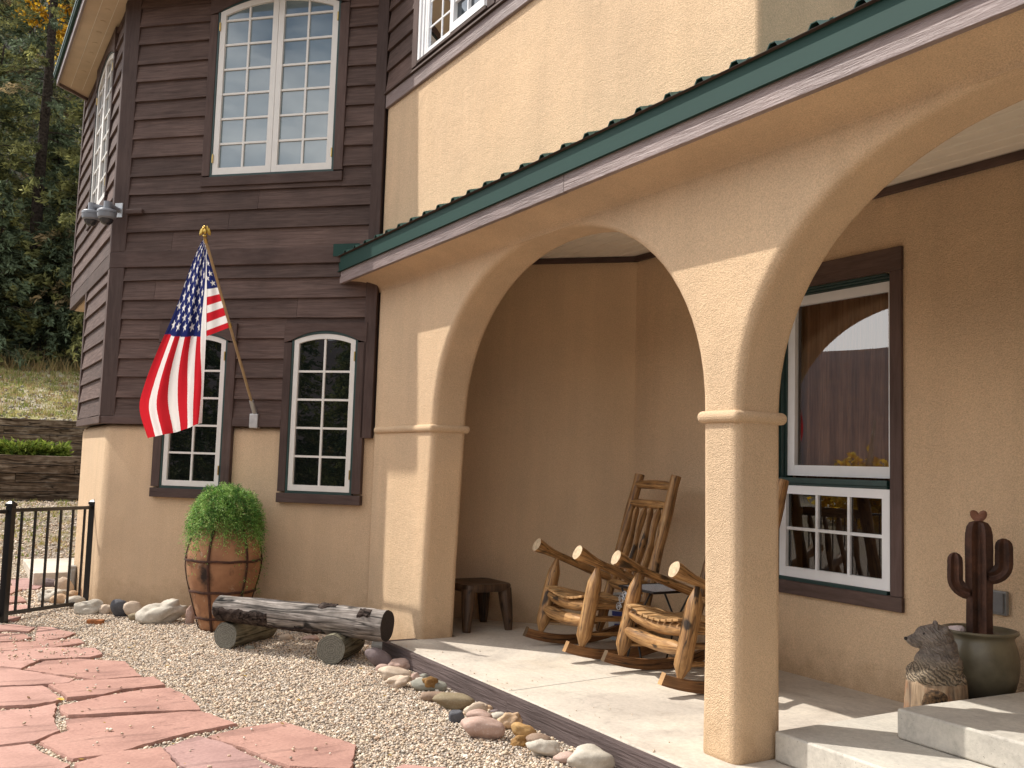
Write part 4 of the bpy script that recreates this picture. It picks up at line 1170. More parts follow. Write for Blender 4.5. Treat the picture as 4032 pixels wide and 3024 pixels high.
# fern
rg = np.random.default_rng(11)
VV = []; FF = []; CC = []
def leafquad(c, d, nrm, L, W, col):
    k = len(VV)
    s_ = np.cross(d, nrm); s_ /= max(1e-6, np.linalg.norm(s_))
    VV.extend([c-s_*W*.5, c+d*L*.55-s_*W*.5, c+d*L, c+s_*W*.5]); FF.append((k, k+1, k+2, k+3)); CC.extend([col]*4)
for i in range(1700):
    th_ = rg.uniform(0, 2*PI); el_ = math.asin(rg.uniform(.02, 1.0))
    Rr_ = rg.uniform(.86, 1.04)
    start = np.array([math.cos(th_)*.12*rg.uniform(0, 1), math.sin(th_)*.12*rg.uniform(0, 1), .98])
    lng = (math.cos(th_-1.15) > .55 and rg.random() < .55)
    peak = np.array([math.cos(th_)*.30*math.cos(el_)*Rr_, math.sin(th_)*.30*math.cos(el_)*Rr_, 1.0+.31*math.sin(el_)**.85*Rr_+.05])
    hang = rg.uniform(.08, .36)*(1.3-.75*math.sin(el_))*(2.0 if lng else 1)*(1.6 if rg.random() < .08 else 1)
    end = peak+np.array([math.cos(th_)*.055*math.cos(el_)+rg.normal(0, .02), math.sin(th_)*.055*math.cos(el_)+rg.normal(0, .02), -hang])
    peak = peak+np.array([math.cos(th_)*.02, math.sin(th_)*.02, .06])
    base_c = np.array([(.14, .29, .055), (.22, .40, .085), (.33, .50, .15), (.07, .18, .04)][rg.integers(0, 4)])
    m_ = 17
    for j in range(m_):
        f = (j+.5)/m_
        p = start*(1-f)**2+2*peak*f*(1-f)+end*f*f
        if f < .30: continue
        dv = 2*(1-f)*(peak-start)+2*f*(end-peak); dv /= np.linalg.norm(dv)
        for q in range(3):
            rv = rg.standard_normal(3); rv /= np.linalg.norm(rv)
            d2 = dv*.6+rv*.9; d2 /= np.linalg.norm(d2)
            c_ = base_c*rg.uniform(.7, 1.35)*(.45+.75*f)
            rq = rg.random()
            if rq < .03: c_ = np.array((.60, .55, .26))
            elif rq < .05: c_ = np.array((.22, .15, .06))
            leafquad(p+rv*.011, d2, rg.standard_normal(3), rg.uniform(.016, .034), rg.uniform(.0035, .0065), c_)
o = np_mesh('fern', np.array(VV), np.array(FF), m_vcol('fern_leaf', .55, .3, .35, bscale=30), pl, np.array(CC))

# ---- iron fence gate
def rectbar(mb, a, b, w):
    a, b = Vector(a), Vector(b); t_ = (b-a).normalized()
    up = Vector((0, 0, 1)) if abs(t_.z) < .9 else fdir
    s_ = t_.cross(up).normalized()*w/2; u_ = s_.normalized().cross(t_).normalized()*w/2
    mb.hexa([a-s_-u_, a+s_-u_, a+s_+u_, a-s_+u_, b-s_-u_, b+s_-u_, b+s_+u_, b-s_+u_])
pL, pR = Vector((-10.02, .612, 0)), Vector((-10.99, 1.44, 0))
fdir = (pR-pL).normalized()
def post(root, p, top, name='post'):
    mb = MB(); ang = math.atan2(fdir.y, fdir.x)
    ca, sa = math.cos(ang), math.sin(ang); h_ = .032
    sq = [(p.x+ca*u_-sa*v_, p.y+sa*u_+ca*v_) for u_, v_ in ((-h_, -h_), (h_, -h_), (h_, h_), (-h_, h_))]
    mb.prism([(x, y, GZ-.1) for x, y in sq], (0, 0, top-GZ+.1))
    o = child(mb, name, M['black'], root, bevel=.004)
    mb = MB(); h2 = .038
    ring = lambda h, z: [(p.x+ca*u_-sa*v_, p.y+sa*u_+ca*v_, z) for u_, v_ in ((-h, -h), (h, -h), (h, h), (-h, h))]
    vs = ring(h2, top)+ring(h2, top+.025)+ring(.03, top+.033)+ring(.012, top+.05)
    fs = [(0, 3, 2, 1)]+[(4*j+i, 4*j+(i+1) % 4, 4*j+4+(i+1) % 4, 4*j+4+i) for j in range(3) for i in range(4)]+[(12, 13, 14, 15)]
    mb.add(vs, fs); c_ = mb.build('post_cap', M['black'], None, bevel=.004); c_.parent = o
    return o
ga = thing('fence_gate', 'black iron fence gate with upright bars beside the tower corner', 'gate', (pL.x, pL.y, GZ))
post(ga, pL, .93); post(ga, pR, .905)
gate_dz = -.02
zt0, zt1, zb0, zb1 = .893, .873, -.045, -.105
mb = MB(); rectbar(mb, (pL.x, pL.y, zt0), (pR.x, pR.y, zt1), .034); child(mb, 'top_rail', M['black'], ga, bevel=.003)
mb = MB(); rectbar(mb, (pL.x, pL.y, zb0), (pR.x, pR.y, zb1), .034); child(mb, 'bottom_rail', M['black'], ga, bevel=.003)
for i in range(6):
    f = (i+.82)/6.55
    p = pL.lerp(pR, f)
    mb = MB(); rectbar(mb, (p.x, p.y, zb0+(zb1-zb0)*f), (p.x, p.y, zt0+(zt1-zt0)*f), .019); child(mb, 'picket', M['black'], ga)
mb = MB(); q = pL+fdir*.034
mb.tube([(q.x, q.y, .75), (q.x, q.y, .83)], .022, 12); mb.tube([(q.x, q.y, .79), (q.x+.03, q.y-.03, .79)], .014, 10)
child(mb, 'latch', m_plain('latch_metal', (.10, .10, .11, 1), .25, metal=1.0), ga, smooth=True, auto=40)
fe = thing('iron_fence', 'black iron fence section running out of the picture left of the gate', 'fence', (pL.x+.3, pL.y-.5, GZ))
d2 = Vector((.35, -.94, 0)); q0 = pL+d2*.036; q1 = pL+d2*1.7
mb = MB(); rectbar(mb, (q0.x, q0.y, .882), (q1.x, q1.y, .90), .034); child(mb, 'top_rail', M['black'], fe)
mb = MB(); rectbar(mb, (q0.x, q0.y, -.05), (q1.x, q1.y, -.05), .034); child(mb, 'bottom_rail', M['black'], fe)
for i in range(9):
    p = q0.lerp(q1, (i+.7)/9); mb = MB(); rectbar(mb, (p.x, p.y, -.05), (p.x, p.y, .885), .019); child(mb, 'picket', M['black'], fe)
# ------------------------------------------------------------------ log rocking chairs
def local(mb, name, mat, root, **kw):
    o = mb.build(name, mat, None, **kw); o.parent = root; return o
def bez(a, b, c, n):
    a, b, c = Vector(a), Vector(b), Vector(c)
    return [a*(1-t)**2+b*2*t*(1-t)+c*t*t for t in [i/n for i in range(n+1)]]
def rocking_chair(loc, rz, W, lab, seed, pale):
    rd = random.Random(seed)
    root = thing('rocking_chair', lab, 'rocking chair', loc, rz, 'log rocking chairs on the porch')
    h = W/2
    LM = [M['log'], M['logend']]
    rock = lambda y: .36*(y-.33)**2
    for s in (-1, 1):
        # rocker: curved board
        mb = MB(); n = 26; t_ = .024; hh = .074
        ys = [-.15+.90*i/n for i in range(n+1)]
        vs = []
        for y in ys:
            z = rock(y)
            vs += [(s*h-t_, y, z), (s*h+t_, y, z), (s*h+t_, y, z+hh), (s*h-t_, y, z+hh)]
        vs[2] = (vs[2][0], vs[2][1]+.035, vs[2][2]); vs[3] = (vs[3][0], vs[3][1]+.035, vs[3][2])
        fs = []; uv = []
        for i in range(n):
            for k in range(4):
                k2 = (k+1) % 4
                fs.append((4*i+k, 4*i+k2, 4*i+4+k2, 4*i+4+k)); uv.append([(ys[i], k*.07), (ys[i], k*.07+.07), (ys[i+1], k*.07+.07), (ys[i+1], k*.07)])
        mb.add(vs, fs, uv, .3+.2*s)
        mb.add(vs[:4], [(0, 1, 2, 3)], m=1); mb.add(vs[-4:], [(0, 1, 2, 3)], m=1)
        local(mb, 'rocker', [M['rocker'], M['slat']], root, bevel=.004)
        # front post: peeled log with carved pencil ends
        mb = MB()
        a, b = Vector((s*h, .0, .098)), Vector((s*h*.985, .135, .70))
        zs = [0, .03, .10, .145, .20, .3, .45, .6, .72, .80, .84, .90, .96, 1]
        rs = [.015, .021, .040, .054, .056, .055, .054, .055, .054, .052, .047, .035, .022, .015]
        cv = rd.uniform(-.006, .006)
        path = [a.lerp(b, z)+Vector((cv*math.sin(z*PI), 0, 0)) for z in zs]
        mb.tube(path, [r*(1.06 if s > 0 else .98) for r in rs], 16, wob=.07, seed=seed+s, cm=0)
        local(mb, 'front_post', LM, root, smooth=True, auto=60)
        # arm: flared, pale cut end in front
        mb = MB()
        p = [(s*(h+.002), -.055, .812), (s*(h+.002), -.02, .795), (s*(h+.001), .03, .772), (s*h, .10, .740), (s*h, .16, .716), (s*h*.97, .28, .668), (s*h*.92, .42, .612), (s*h*.87, .55, .562), (s*h*.82, .66, .520)]
        mb.tube(p, [.056, .054, .044, .034, .031, .033, .034, .033, .030], 16, wob=.10, seed=seed*3+s, cm=1)
        local(mb, 'arm', LM, root, smooth=True, auto=50)
        # back post
        mb = MB()
        a, b = Vector((s*h*.86, .52, .10)), Vector((s*h*.80, .885, 1.405))
        n = 14
        path = [a.lerp(b, i/n)+Vector((.008*mnoise.noise(Vector((i*.5, s, seed))), 0, 0)) for i in range(n+1)]
        mb.tube(path, [.026, .040]+[.043+.003*math.sin(i*1.3+seed) for i in range(n-1)], 14, wob=.06, seed=seed*5+s, cm=1 if s > 0 else 0)
        local(mb, 'back_post', LM, root, smooth=True, auto=60)
        for (z0, z1, r_) in ((.20, .17, .018), (.315, .285, .022), (.415, .36, .024)):
            mb = MB()
            y0 = .135*(z0-.098)/.6; y1 = .52+.28*(z1-.1)
            mb.tube([(s*h*(1-.13*t), y0+(y1-y0)*t, z0+(z1-z0)*t) for t in [i/8 for i in range(9)]], [r_*.7]+[r_]*7+[r_*.7], 10, wob=.06, seed=seed+s)
            local(mb, 'side_stretcher', LM, root, smooth=True, auto=60)
    # front stretcher and seat rails
    def rail(name, y, z, r_, hw, sag=0, ends=.6, m=None, n=14, yb=0):
        mb = MB()
        p = [(-hw+2*hw*i/n, y+yb*math.sin(PI*i/n), z-sag*math.sin(PI*i/n)) for i in range(n+1)]
        rr = [r_*(ends+(1-ends)*min(1, 6*min(i/n, 1-i/n))) for i in range(n+1)]
        mb.tube(p, rr, 14, wob=.09, seed=seed+z*9, cm=0)
        return local(mb, name, m or LM, root, smooth=True, auto=60)
    rail('front_stretcher', .035, .295, .048, h-.015, .02, .55)
    rail('seat_rail', .07, .412, .046, h-.02, .028, .7)
    rail('seat_rail', .58, .345, .034, h*.84, .02)
    n = 9
    for i in range(n):
        x = -h*.80+2*h*.80*i/(n-1)
        q = 1-(x/(h*.85))**2
        mb = MB(); w_ = .031; t_ = .017
        z0 = .474-.040*q; z1 = .405-.03*q
        pts = [(.012, z0-.006), (.10, z0-.004), (.25, z0-.038), (.42, z1-.012), (.60, z1)]
        sl = -.10*x/h
        vs = []
        for (y, z) in pts:
            vs += [(x-w_, y, z+sl*w_*2.2), (x+w_, y, z-sl*w_*2.2), (x+w_, y, z+t_-sl*w_*2.2), (x-w_, y, z+t_+sl*w_*2.2)]
        fs = [(4*j+k, 4*j+(k+1) % 4, 4*j+4+(k+1) % 4, 4*j+4+k) for j in range(len(pts)-1) for k in range(4)]+[(3, 2, 1, 0), (16, 17, 18, 19)]
        uv = [[(pts[j][0], k*.03), (pts[j][0], k*.03+.03), (pts[j+1][0], k*.03+.03), (pts[j+1][0], k*.03)] for j in range(len(pts)-1) for k in range(4)]+[[(0, 0)]*4]*2
        mb.add(vs, fs, uv, rd.random())
        local(mb, 'seat_slat', M['slat'], root, bevel=.003)
    # back rails and spindles
    by = lambda z: .52+.28*(z-.10)
    bw = lambda z: h*(.86-.046*(z-.1))-.02
    rail('back_rail', by(1.325)-.01, 1.322, .037, bw(1.32), -.004, .7)
    rail('back_rail', by(1.165)-.01, 1.165, .036, bw(1.16), 0, .75)
    rail('back_rail', by(.50)-.01, .50, .042, bw(.5), .01, .7)
    for i in range(4):
        x = bw(.8)*(-.62+1.24*i/3)
        mb = MB(); n = 12
        ph_ = rd.uniform(0, 6)
        p = []; rr = []
        for k in range(n+1):
            z = .52+.62*k/n
            p.append((x+.008*math.sin(k*.7+ph_), by(z)-.008, z)); rr.append((.030+.006*math.sin(k*.9+ph_))*(1 if 0 < k < n else .5))
        mb.tube(p, rr, 10, squash=(1.0, .5), wob=.08, seed=seed+i)
        local(mb, 'back_spindle', LM, root, smooth=True, auto=60)
    return root
rocking_chair((-6.365, 4.275, 0.0), math.radians(-5), .665, 'log rocking chair nearer the porch corner, its tall back in full view', 3, False)
rocking_chair((-5.255, 4.26, 0.0), math.radians(-7.5), .76, 'log rocking chair half hidden behind the middle porch column', 8, True)

# ---- stool
so = thing('wooden_stool', 'low dark brown carved stool in the shade behind the left column', 'stool', (-7.66, 4.23, 0), .0)
mb = MB(); n = 28
def sq(th, a, b, e=7):
    c, s = math.cos(th), math.sin(th)
    return a*math.copysign(abs(c)**(2/e), c), b*math.copysign(abs(s)**(2/e), s)
vs = []; fs = []
for (k, z) in ((.94, .335), (1.02, .350), (1.03, .392), (1.0, .404), (.92, .404), (.6, .393), (.01, .389)):
    for i in range(n):
        x, y = sq(2*PI*i/n, .245*k, .235*k); vs.append((x, y, z))
for j in range(6):
    for i in range(n): fs.append((j*n+i, j*n+(i+1) % n, (j+1)*n+(i+1) % n, (j+1)*n+i))
fs.append(list(range(n)))
mb.add(vs, fs, [[(vs[q][0], vs[q][1]) for q in f] for f in fs])
local(mb, 'seat', M['oldwood'], so, smooth=True, auto=50)
for (sx_, sy__) in ((1, -1), (1, 1), (-1, -1), (-1, 1)):
    mb = MB(); mb.tube([(sx_*.190, sy__*.180, .36), (sx_*.205, sy__*.192, .22), (sx_*.222, sy__*.205, .09), (sx_*.23, sy__*.21, 0)], [.062, .056, .044, .034], 12, wob=.06, seed=sx_+sy__*2)
    local(mb, 'leg', M['oldwood'], so, smooth=True, auto=60)

# ---- side table
ta = thing('side_table', 'small black metal side table with ribbed glass top between the rocking chairs', 'table', (-5.77, 4.74, 0))
t_ = NT('ribbed_glass'); t_.p.inputs['Base Color'].default_value = (.62, .68, .74, 1); t_.rough(.15)
wv = t_.n('ShaderNodeTexWave'); wv.inputs['Scale'].default_value = 12; wv.bands_direction = 'X'; t_.l(t_.coord(), 0, wv, 0); t_.bump(wv, .6, .01)
t_.base(t_.ramp(wv, [(.2, (.28, .32, .37, 1)), (.8, (.80, .85, .92, 1))]))
mb = MB(); mb.box(-.20, .20, -.18, .18, .552, .560); local(mb, 'glass_top', t_.mat, ta)
mb = MB()
for (a, b) in (((-.21, -.19), (.21, -.19)), ((.21, -.19), (.21, .19)), ((.21, .19), (-.21, .19)), ((-.21, .19), (-.21, -.19))):
    mb.tube([(a[0], a[1], .555), (b[0], b[1], .555)], .010, 8)
local(mb, 'top_frame', M['black'], ta)
for s in (-1, 1):
    mb = MB(); mb.tube([(-.17*s, -.195, .545), (.0, -.195, .30), (.10*s, -.195, .0)], .008, 8); local(mb, 'leg', M['black'], ta)
    mb = MB(); mb.tube([(-.17*s, .195, .545), (.0, .195, .30), (.10*s, .195, .0)], .008, 8); local(mb, 'leg', M['black'], ta)
silver = m_plain('silver_scroll', (.55, .56, .58, 1), .35, metal=.6)
for (x, z, r_) in ((-.165, .46, .04), (-.20, .40, .035), (-.13, .50, .03)):
    mb = MB(); mb.tube([(x+r_*(1-i/30)*math.cos(i*.42), -.200, z+r_*(1-i/30)*math.sin(i*.42)) for i in range(26)], .005, 6); local(mb, 'scroll', silver, ta)

# ---- bucket
bu = thing('plastic_bucket', 'white plastic bucket with blue printed label behind the rocking chair', 'bucket', (-6.70, 5.16, 0))
wp2 = m_plain('white_bucket_plastic', (.62, .63, .63, 1), .4, var=.06)
mb = MB(); mb.lathe([(0, .001), (.125, .001), (.13, .01), (.148, .34), (.156, .345), (.156, .37), (.146, .37), (.142, .33), (0, .33)], 40); local(mb, 'pail', wp2, bu, smooth=True, auto=40)
blu = m_plain('blue_label_ink', (.05, .07, .30, 1), .5, var=.1)
def cyl_patch(a0, a1, z0, z1, name, mat, n=10):
    mb = MB(); vs = []; 
    for i in range(n+1):
        a = math.radians(a0+(a1-a0)*i/n)
        for z in (z0, z1):
            r_ = .1305+.018*(z-.01)/.33+.0012
            vs.append((r_*math.cos(a), r_*math.sin(a), z))
    mb.add(vs, [(2*i, 2*i+2, 2*i+3, 2*i+1) for i in range(n)]); local(mb, name, mat, bu)
cyl_patch(-85, -20, .205, .245, 'label', blu); cyl_patch(-75, -30, .06, .14, 'label', blu)
for k, z in enumerate((.195, .183, .171)): cyl_patch(-80, -30-8*k, z, z+.005, 'label', blu)
mb = MB(); mb.lathe([(.141, .345), (.11, .358), (.05, .366), (0, .368)], 24); local(mb, 'soil', m_plain('pale_debris', (.30, .27, .23, 1), .95, var=.4, nscale=60, bump=.8, bdist=.01), bu, smooth=True)

# ---- carved bear
bx, by_ = -3.41, 4.76
be = thing('carved_bear', 'chainsaw carved bear bust rising out of a weathered log stump', 'sculpture', (bx, by_, .151), math.atan2(-.80, -.60))
t_ = NT('carved_grey_wood'); mp = t_.coord()
w1 = t_.n('ShaderNodeTexWave'); w1.inputs['Scale'].default_value = 9; w1.inputs['Distortion'].default_value = 9; w1.inputs['Detail'].default_value = 3; w1.inputs['Detail Scale'].default_value = 1.6; w1.bands_direction = 'Z'
t_.l(t_.coord(scale=(1.6, 1.6, 1.2), rot=(.3, .5, 0)), 0, w1, 0)
n1 = t_.noise(mp, 12, 5, .65)
sz = t_.n('ShaderNodeSeparateXYZ'); t_.l(mp, 0, sz, 0)
mz = t_.n('ShaderNodeMapRange'); t_.l(sz, 'Z', mz, 0); mz.inputs[1].default_value = .40; mz.inputs[2].default_value = .50
r1 = t_.ramp(n1, [(.3, (.18, .14, .095, 1)), (.7, (.42, .33, .23, 1))]); r2 = t_.ramp(n1, [(.3, (.14, .115, .098, 1)), (.7, (.30, .25, .21, 1))])
x = t_.mix((mz, 0), r1, r2)
rw = t_.ramp(w1, [(.15, G4(.35)), (.55, G4(1.1))]); inv = t_.n('ShaderNodeMapRange'); t_.l(sz, 'Z', inv, 0); inv.inputs[1].default_value = .46; inv.inputs[2].default_value = .40; inv.inputs[3].default_value = .25
x = t_.mix((inv, 0), x, t_.mix(1.0, x, (rw, 0), 'MULTIPLY'))
t_.base(x); bb = t_.bump(w1, .7, .02); t_.bump(n1, .4, .01, bb); t_.rough(.9)
M['bear'] = t_.mat
t_ = NT('split_stump_wood'); mp = t_.coord(scale=(9, 9, .9)); n1 = t_.noise(mp, 2.4, 6, .65, .4); n2 = t_.noise(t_.coord(), 5, 3)
r1 = t_.ramp(n1, [(.3, (.10, .068, .045, 1)), (.55, (.30, .21, .13, 1)), (.75, (.47, .37, .26, 1))]); r2 = t_.ramp(n2, [(.45, G4(0)), (.62, G4(.7))])
x = t_.mix((r2, 0), r1, t_.mix(1.0, r1, (1.0, .52, .26, 1), 'MULTIPLY')); t_.base(x); t_.bump(n1, .8, .02); t_.rough(.9); M['stump'] = t_.mat
mb = MB()
seg = 40; vs = []; fs = []
lv_ = [(0, .222), (.10, .215), (.20, .210), (.27, .206), (.30, .20), (.31, .15)]
for (z, r_) in lv_:
    for k in range(seg):
        a = 2*PI*k/seg; rr = r_*(1+.05*mnoise.noise(Vector((math.cos(a)*1.5, math.sin(a)*1.5, z)))+.022*mnoise.noise(Vector((math.cos(a)*7, math.sin(a)*7, z*.6))))
        zz = z+(.035*mnoise.noise(Vector((math.cos(a)*4, math.sin(a)*4, 3))) if z > .25 else 0)
        vs.append((rr*math.cos(a), rr*math.sin(a), zz))
for j in range(len(lv_)-1):
    for k in range(seg): fs.append((j*seg+k, j*seg+(k+1) % seg, (j+1)*seg+(k+1) % seg, (j+1)*seg+k))
fs.append([5*seg+k for k in range(seg)])
mb.add(vs, fs); local(mb, 'stump', M['stump'], be, smooth=True)
be.scale = (.76, .76, .69)
# bust from overlapping volumes, remeshed to one surface. local +x = where the bear looks
def ell(mb, c, r3, rot=(0, 0, 0), sub=3):
    v, f = icosphere(sub); R = Matrix.Rotation(rot[2], 3, 'Z') @ Matrix.Rotation(rot[1], 3, 'Y') @ Matrix.Rotation(rot[0], 3, 'X')
    mb.add([tuple(R @ Vector((p[0]*r3[0], p[1]*r3[1], p[2]*r3[2]))+Vector(c)) for p in v], f)
mb = MB()
ell(mb, (-.005, 0, .31), (.205, .205, .13)); ell(mb, (-.02, 0, .42), (.165, .175, .14)); ell(mb, (-.025, 0, .53), (.130, .140, .14), (0, -.15, 0))
ell(mb, (.0, 0, .625), (.128, .140, .105)); ell(mb, (.055, 0, .640), (.085, .095, .075)); ell(mb, (.110, 0, .610), (.080, .060, .052), (0, .16, 0)); ell(mb, (.160, 0, .600), (.045, .045, .038), (0, .16, 0))
ell(mb, (.115, 0, .575), (.07, .045, .035), (0, .1, 0)); ell(mb, (-.02, .0, .565), (.10, .12, .09))
for s in (-1, 1):
    ell(mb, (-.04, s*.115, .712), (.016, .034, .032), (s*.5, 0, 0)); ell(mb, (-.035, s*.11, .69), (.026, .03, .03))
    ell(mb, (.05, s*.13, .35), (.12, .07, .08), (0, .3, 0))
bust = mb.build('bust', M['bear'], None, smooth=True); bust.parent = be
rm = bust.modifiers.new('r', 'REMESH'); rm.mode = 'VOXEL'; rm.voxel_size = .008; rm.use_smooth_shade = True
sm = bust.modifiers.new('s', 'SMOOTH'); sm.iterations = 5; sm.factor = .6
tx = bpy.data.textures.new('fur_grooves', 'WOOD'); tx.wood_type = 'RINGNOISE'; tx.noise_scale = .10; tx.turbulence = 12; tx.noise_basis = 'ORIGINAL_PERLIN'
dp = bust.modifiers.new('d', 'DISPLACE'); dp.texture = tx; dp.strength = .0045; dp.mid_level = .5; dp.texture_coords = 'LOCAL'
nose_m = m_plain('dark_carved_nose', (.025, .02, .018, 1), .7)
mb = MB(); ell(mb, (.201, 0, .607), (.014, .022, .015)); local(mb, 'nose', nose_m, be, smooth=True)
for s in (-1, 1):
    mb = MB(); ell(mb, (.095, s*.072, .662), (.012, .009, .011)); local(mb, 'eye', nose_m, be, smooth=True)
mb = MB(); ell(mb, (.06, .20, .20), (.085, .04, .065)); ell(mb, (.10, .205, .16), (.06, .03, .05))
pw_ = local(mb, 'carved_paw', m_plain('bark_paw', (.15, .085, .04, 1), .9, var=.5, nscale=50, bump=.9, bdist=.012), be, smooth=True)
rm = pw_.modifiers.new('r', 'REMESH'); rm.mode = 'VOXEL'; rm.voxel_size = .008; rm.use_smooth_shade = True

# ---- glazed pot with sheet metal cactus
po = thing('glazed_pot', 'round olive green glazed pot standing on the lower step by the wall', 'pot', (-3.41, 5.16, .151))
t_ = NT('olive_glaze'); mp = t_.coord(); n1 = t_.noise(mp, 6, 4); sz = t_.n('ShaderNodeSeparateXYZ'); t_.l(mp, 0, sz, 0)
mz = t_.n('ShaderNodeMapRange'); t_.l(sz, 'Z', mz, 0); mz.inputs[1].default_value = .08; mz.inputs[2].default_value = .22
x = t_.mix((mz, 0), (.012, .011, .010, 1), t_.ramp(n1, [(.3, (.085, .073, .044, 1)), (.7, (.185, .158, .100, 1))])); t_.base(x); t_.rough(.38); t_.bump(n1, .15, .01)
prof = [(0, 0), (.12, 0), (.135, .02), (.172, .10), (.200, .20), (.207, .27), (.199, .34), (.184, .39), (.177, .41), (.181, .426), (.202, .438), (.206, .449), (.199, .457), (.184, .453), (.172, .44), (.162, .42), (0, .42)]
mb = MB(); mb.lathe(prof, 56); o = local(mb, 'pot_body', t_.mat, po, smooth=True, auto=60); o.modifiers.new('s', 'SUBSURF').render_levels = 1
mb = MB(); mb.lathe([(.168, .425), (.1, .43), (0, .432)], 30); local(mb, 'soil', m_plain('pale_grit', (.26, .24, .20, 1), .95, var=.3, nscale=90, bump=.8), po)
qz = thing('quartz_chunk', 'pale pink quartz chunk lying in the olive pot', 'stone', (-3.50, 5.09, .583))
v_, f_ = icosphere(2); mb = MB(); mb.add([(p[0]*.05*(1+.4*mnoise.noise(Vector(p)*1.7)), p[1]*.04*(1+.4*mnoise.noise(Vector(p)*1.7)), p[2]*.026*(1+.4*mnoise.noise(Vector(p)*1.7))+.008) for p in v_], f_); local(mb, 'chunk', m_rock('quartz', (.62, .50, .48, 1), (.50, .42, .40, 1)), qz)
ca = thing('metal_cactus', 'rusty sheet metal saguaro cactus with two arms planted in the olive pot', 'sculpture', (-3.41, 5.16, .57), math.atan2(5.16, -3.41)-PI/2)
t_ = NT('rusty_sheet_metal'); mp = t_.coord(); n1 = t_.noise(mp, 9, 6, .7); n2 = t_.noise(t_.coord(scale=(1, 1, .25)), 18, 4)
r1 = t_.ramp(n1, [(.3, (.028, .013, .008, 1)), (.6, (.095, .040, .023, 1)), (.8, (.17, .075, .042, 1))]); r2 = t_.ramp(n2, [(.35, G4(.6)), (.6, G4(1.15))])
t_.base(t_.mix(1.0, r1, (r2, 0), 'MULTIPLY')); t_.rough(.55); t_.p.inputs['Metallic'].default_value = .35; t_.bump(n1, .2, .004)
M['rust'] = t_.mat
def ribbed(path, rad, name, ribs=6, lens=None):
    """star-section stem: sheet metal flutes along a path lying in the x-z plane"""
    mb = MB(); path = [Vector(p) for p in path]; n = len(path); vs = []
    seg = ribs*6
    for i, p in enumerate(path):
        t0 = (path[min(i+1, n-1)]-path[max(i-1, 0)]).normalized(); a = Vector((0, 1, 0)); b = t0.cross(a).normalized()
        for k in range(seg):
            th = 2*PI*k/seg+PI/ribs
            q = (1.08, .78, .60, .55, .60, .78)[k % 6]
            rr = rad[i]*q*(1+.05*mnoise.noise(Vector((i*2.3, k, 0))))
            vs.append(p+a*rr*math.cos(th)+b*rr*math.sin(th))
    fs = [(i*seg+k, i*seg+(k+1) % seg, (i+1)*seg+(k+1) % seg, (i+1)*seg+k) for i in range(n-1) for k in range(seg)]
    fs += [list(range(seg))[::-1], [(n-1)*seg+k for k in range(seg)]]
    mb.add(vs, fs); local(mb, name, M['rust'], ca)
H0 = .645
ribbed([(0, 0, z) for z in (-.03, .1, .2, .3, .4, .5, .57, .61, .635, H0)], [.064, .064, .065, .067, .068, .068, .067, .060, .046, .02], 'stem')
def armpath(sx, zj, xo, zt):
    pts = [(sx*.05, 0, zj)]
    for i in range(9):
        a = PI/2*i/8
        pts.append((sx*(xo-.085+.085*math.sin(a)), 0, zj+.075*(1-math.cos(a))))
    for i in range(1, 6): pts.append((sx*xo, 0, zj+.075+(zt-zj-.075)*i/5))
    pts += [(sx*xo, 0, zt+.018), (sx*xo, 0, zt+.028)]
    return pts
p_ = armpath(-1, .235, .125, .43); ribbed(p_, [.039]*(len(p_)-3)+[.036, .024, .008], 'arm')
p_ = armpath(1, .335, .128, .525); ribbed(p_, [.044]*(len(p_)-3)+[.040, .028, .008], 'arm')
fm = m_plain('copper_petal', (.26, .115, .07, 1), .5, metal=.3, var=.2)
for s in (-1, 1):
    mb = MB(); vs = []
    for i in range(12):
        a = 2*PI*i/12; x, z = .024*math.cos(a), .036*math.sin(a)+.034
        vs.append((x*math.cos(.55*s)+z*math.sin(.55*s), .006*math.cos(a*2), -x*math.sin(.55*s)+z*math.cos(.55*s)+H0))
    mb.add(vs, [list(range(12))]); o = local(mb, 'petal', fm, ca); o.modifiers.new('t', 'SOLIDIFY').thickness = .003
# ---- flag
fg = thing('flag', 'stars and stripes flag hanging in folds from a slanted wooden pole on the tower', 'flag', (-9.312, 2.638, 1.81))
fo = Vector((-9.312, 2.638, 1.81)); fn = Vector((R2, -R2, 0)); fq = Vector((R2, R2, 0))
W3_ = lambda p: (p[0]-fo.x, p[1]-fo.y, p[2]-fo.z)
PA_, PB_ = Vector(W3_((-9.291, 2.617, 1.86))), Vector(W3_((-8.555, 1.881, 3.36)))
pax = (PB_-PA_).normalized()
FGP = lambda a, z, q=0: tuple(fn*a+fq*q+Vector((0, 0, z-1.81)))
pole_m = m_wood('varnished_pole', (.36, .24, .12, 1), (.50, .36, .20, 1), 0, stretch=(9, 9, 2), bump=.1, rough=.4)
mb = MB(); mb.tube([PA_, PB_], .013, 12); local(mb, 'pole', pole_m, fg, smooth=True, auto=40)
mb = MB()
for i in range(2):
    f = (.53, .985)[i]; c = PA_.lerp(PB_, f); mb.tube([c-pax*.02, c+pax*.02], .0165, 12)
local(mb, 'pole_ring', M['brass'], fg, smooth=True, auto=40)
mb = MB(); alu = m_plain('cast_aluminium', (.55, .55, .54, 1), .4, metal=.7)
mb.hexa([FGP(a, z, q) for z in (1.73, 1.87) for a, q in ((-.0, -.045), (.065, -.045), (.065, .045), (-.0, .045))])
o = local(mb, 'bracket', alu, fg, bevel=.008)
mb = MB(); mb.tube([PA_-pax*.03, PA_+pax*.16], [.026, .022], 14); local(mb, 'socket', alu, fg, smooth=True, auto=40)
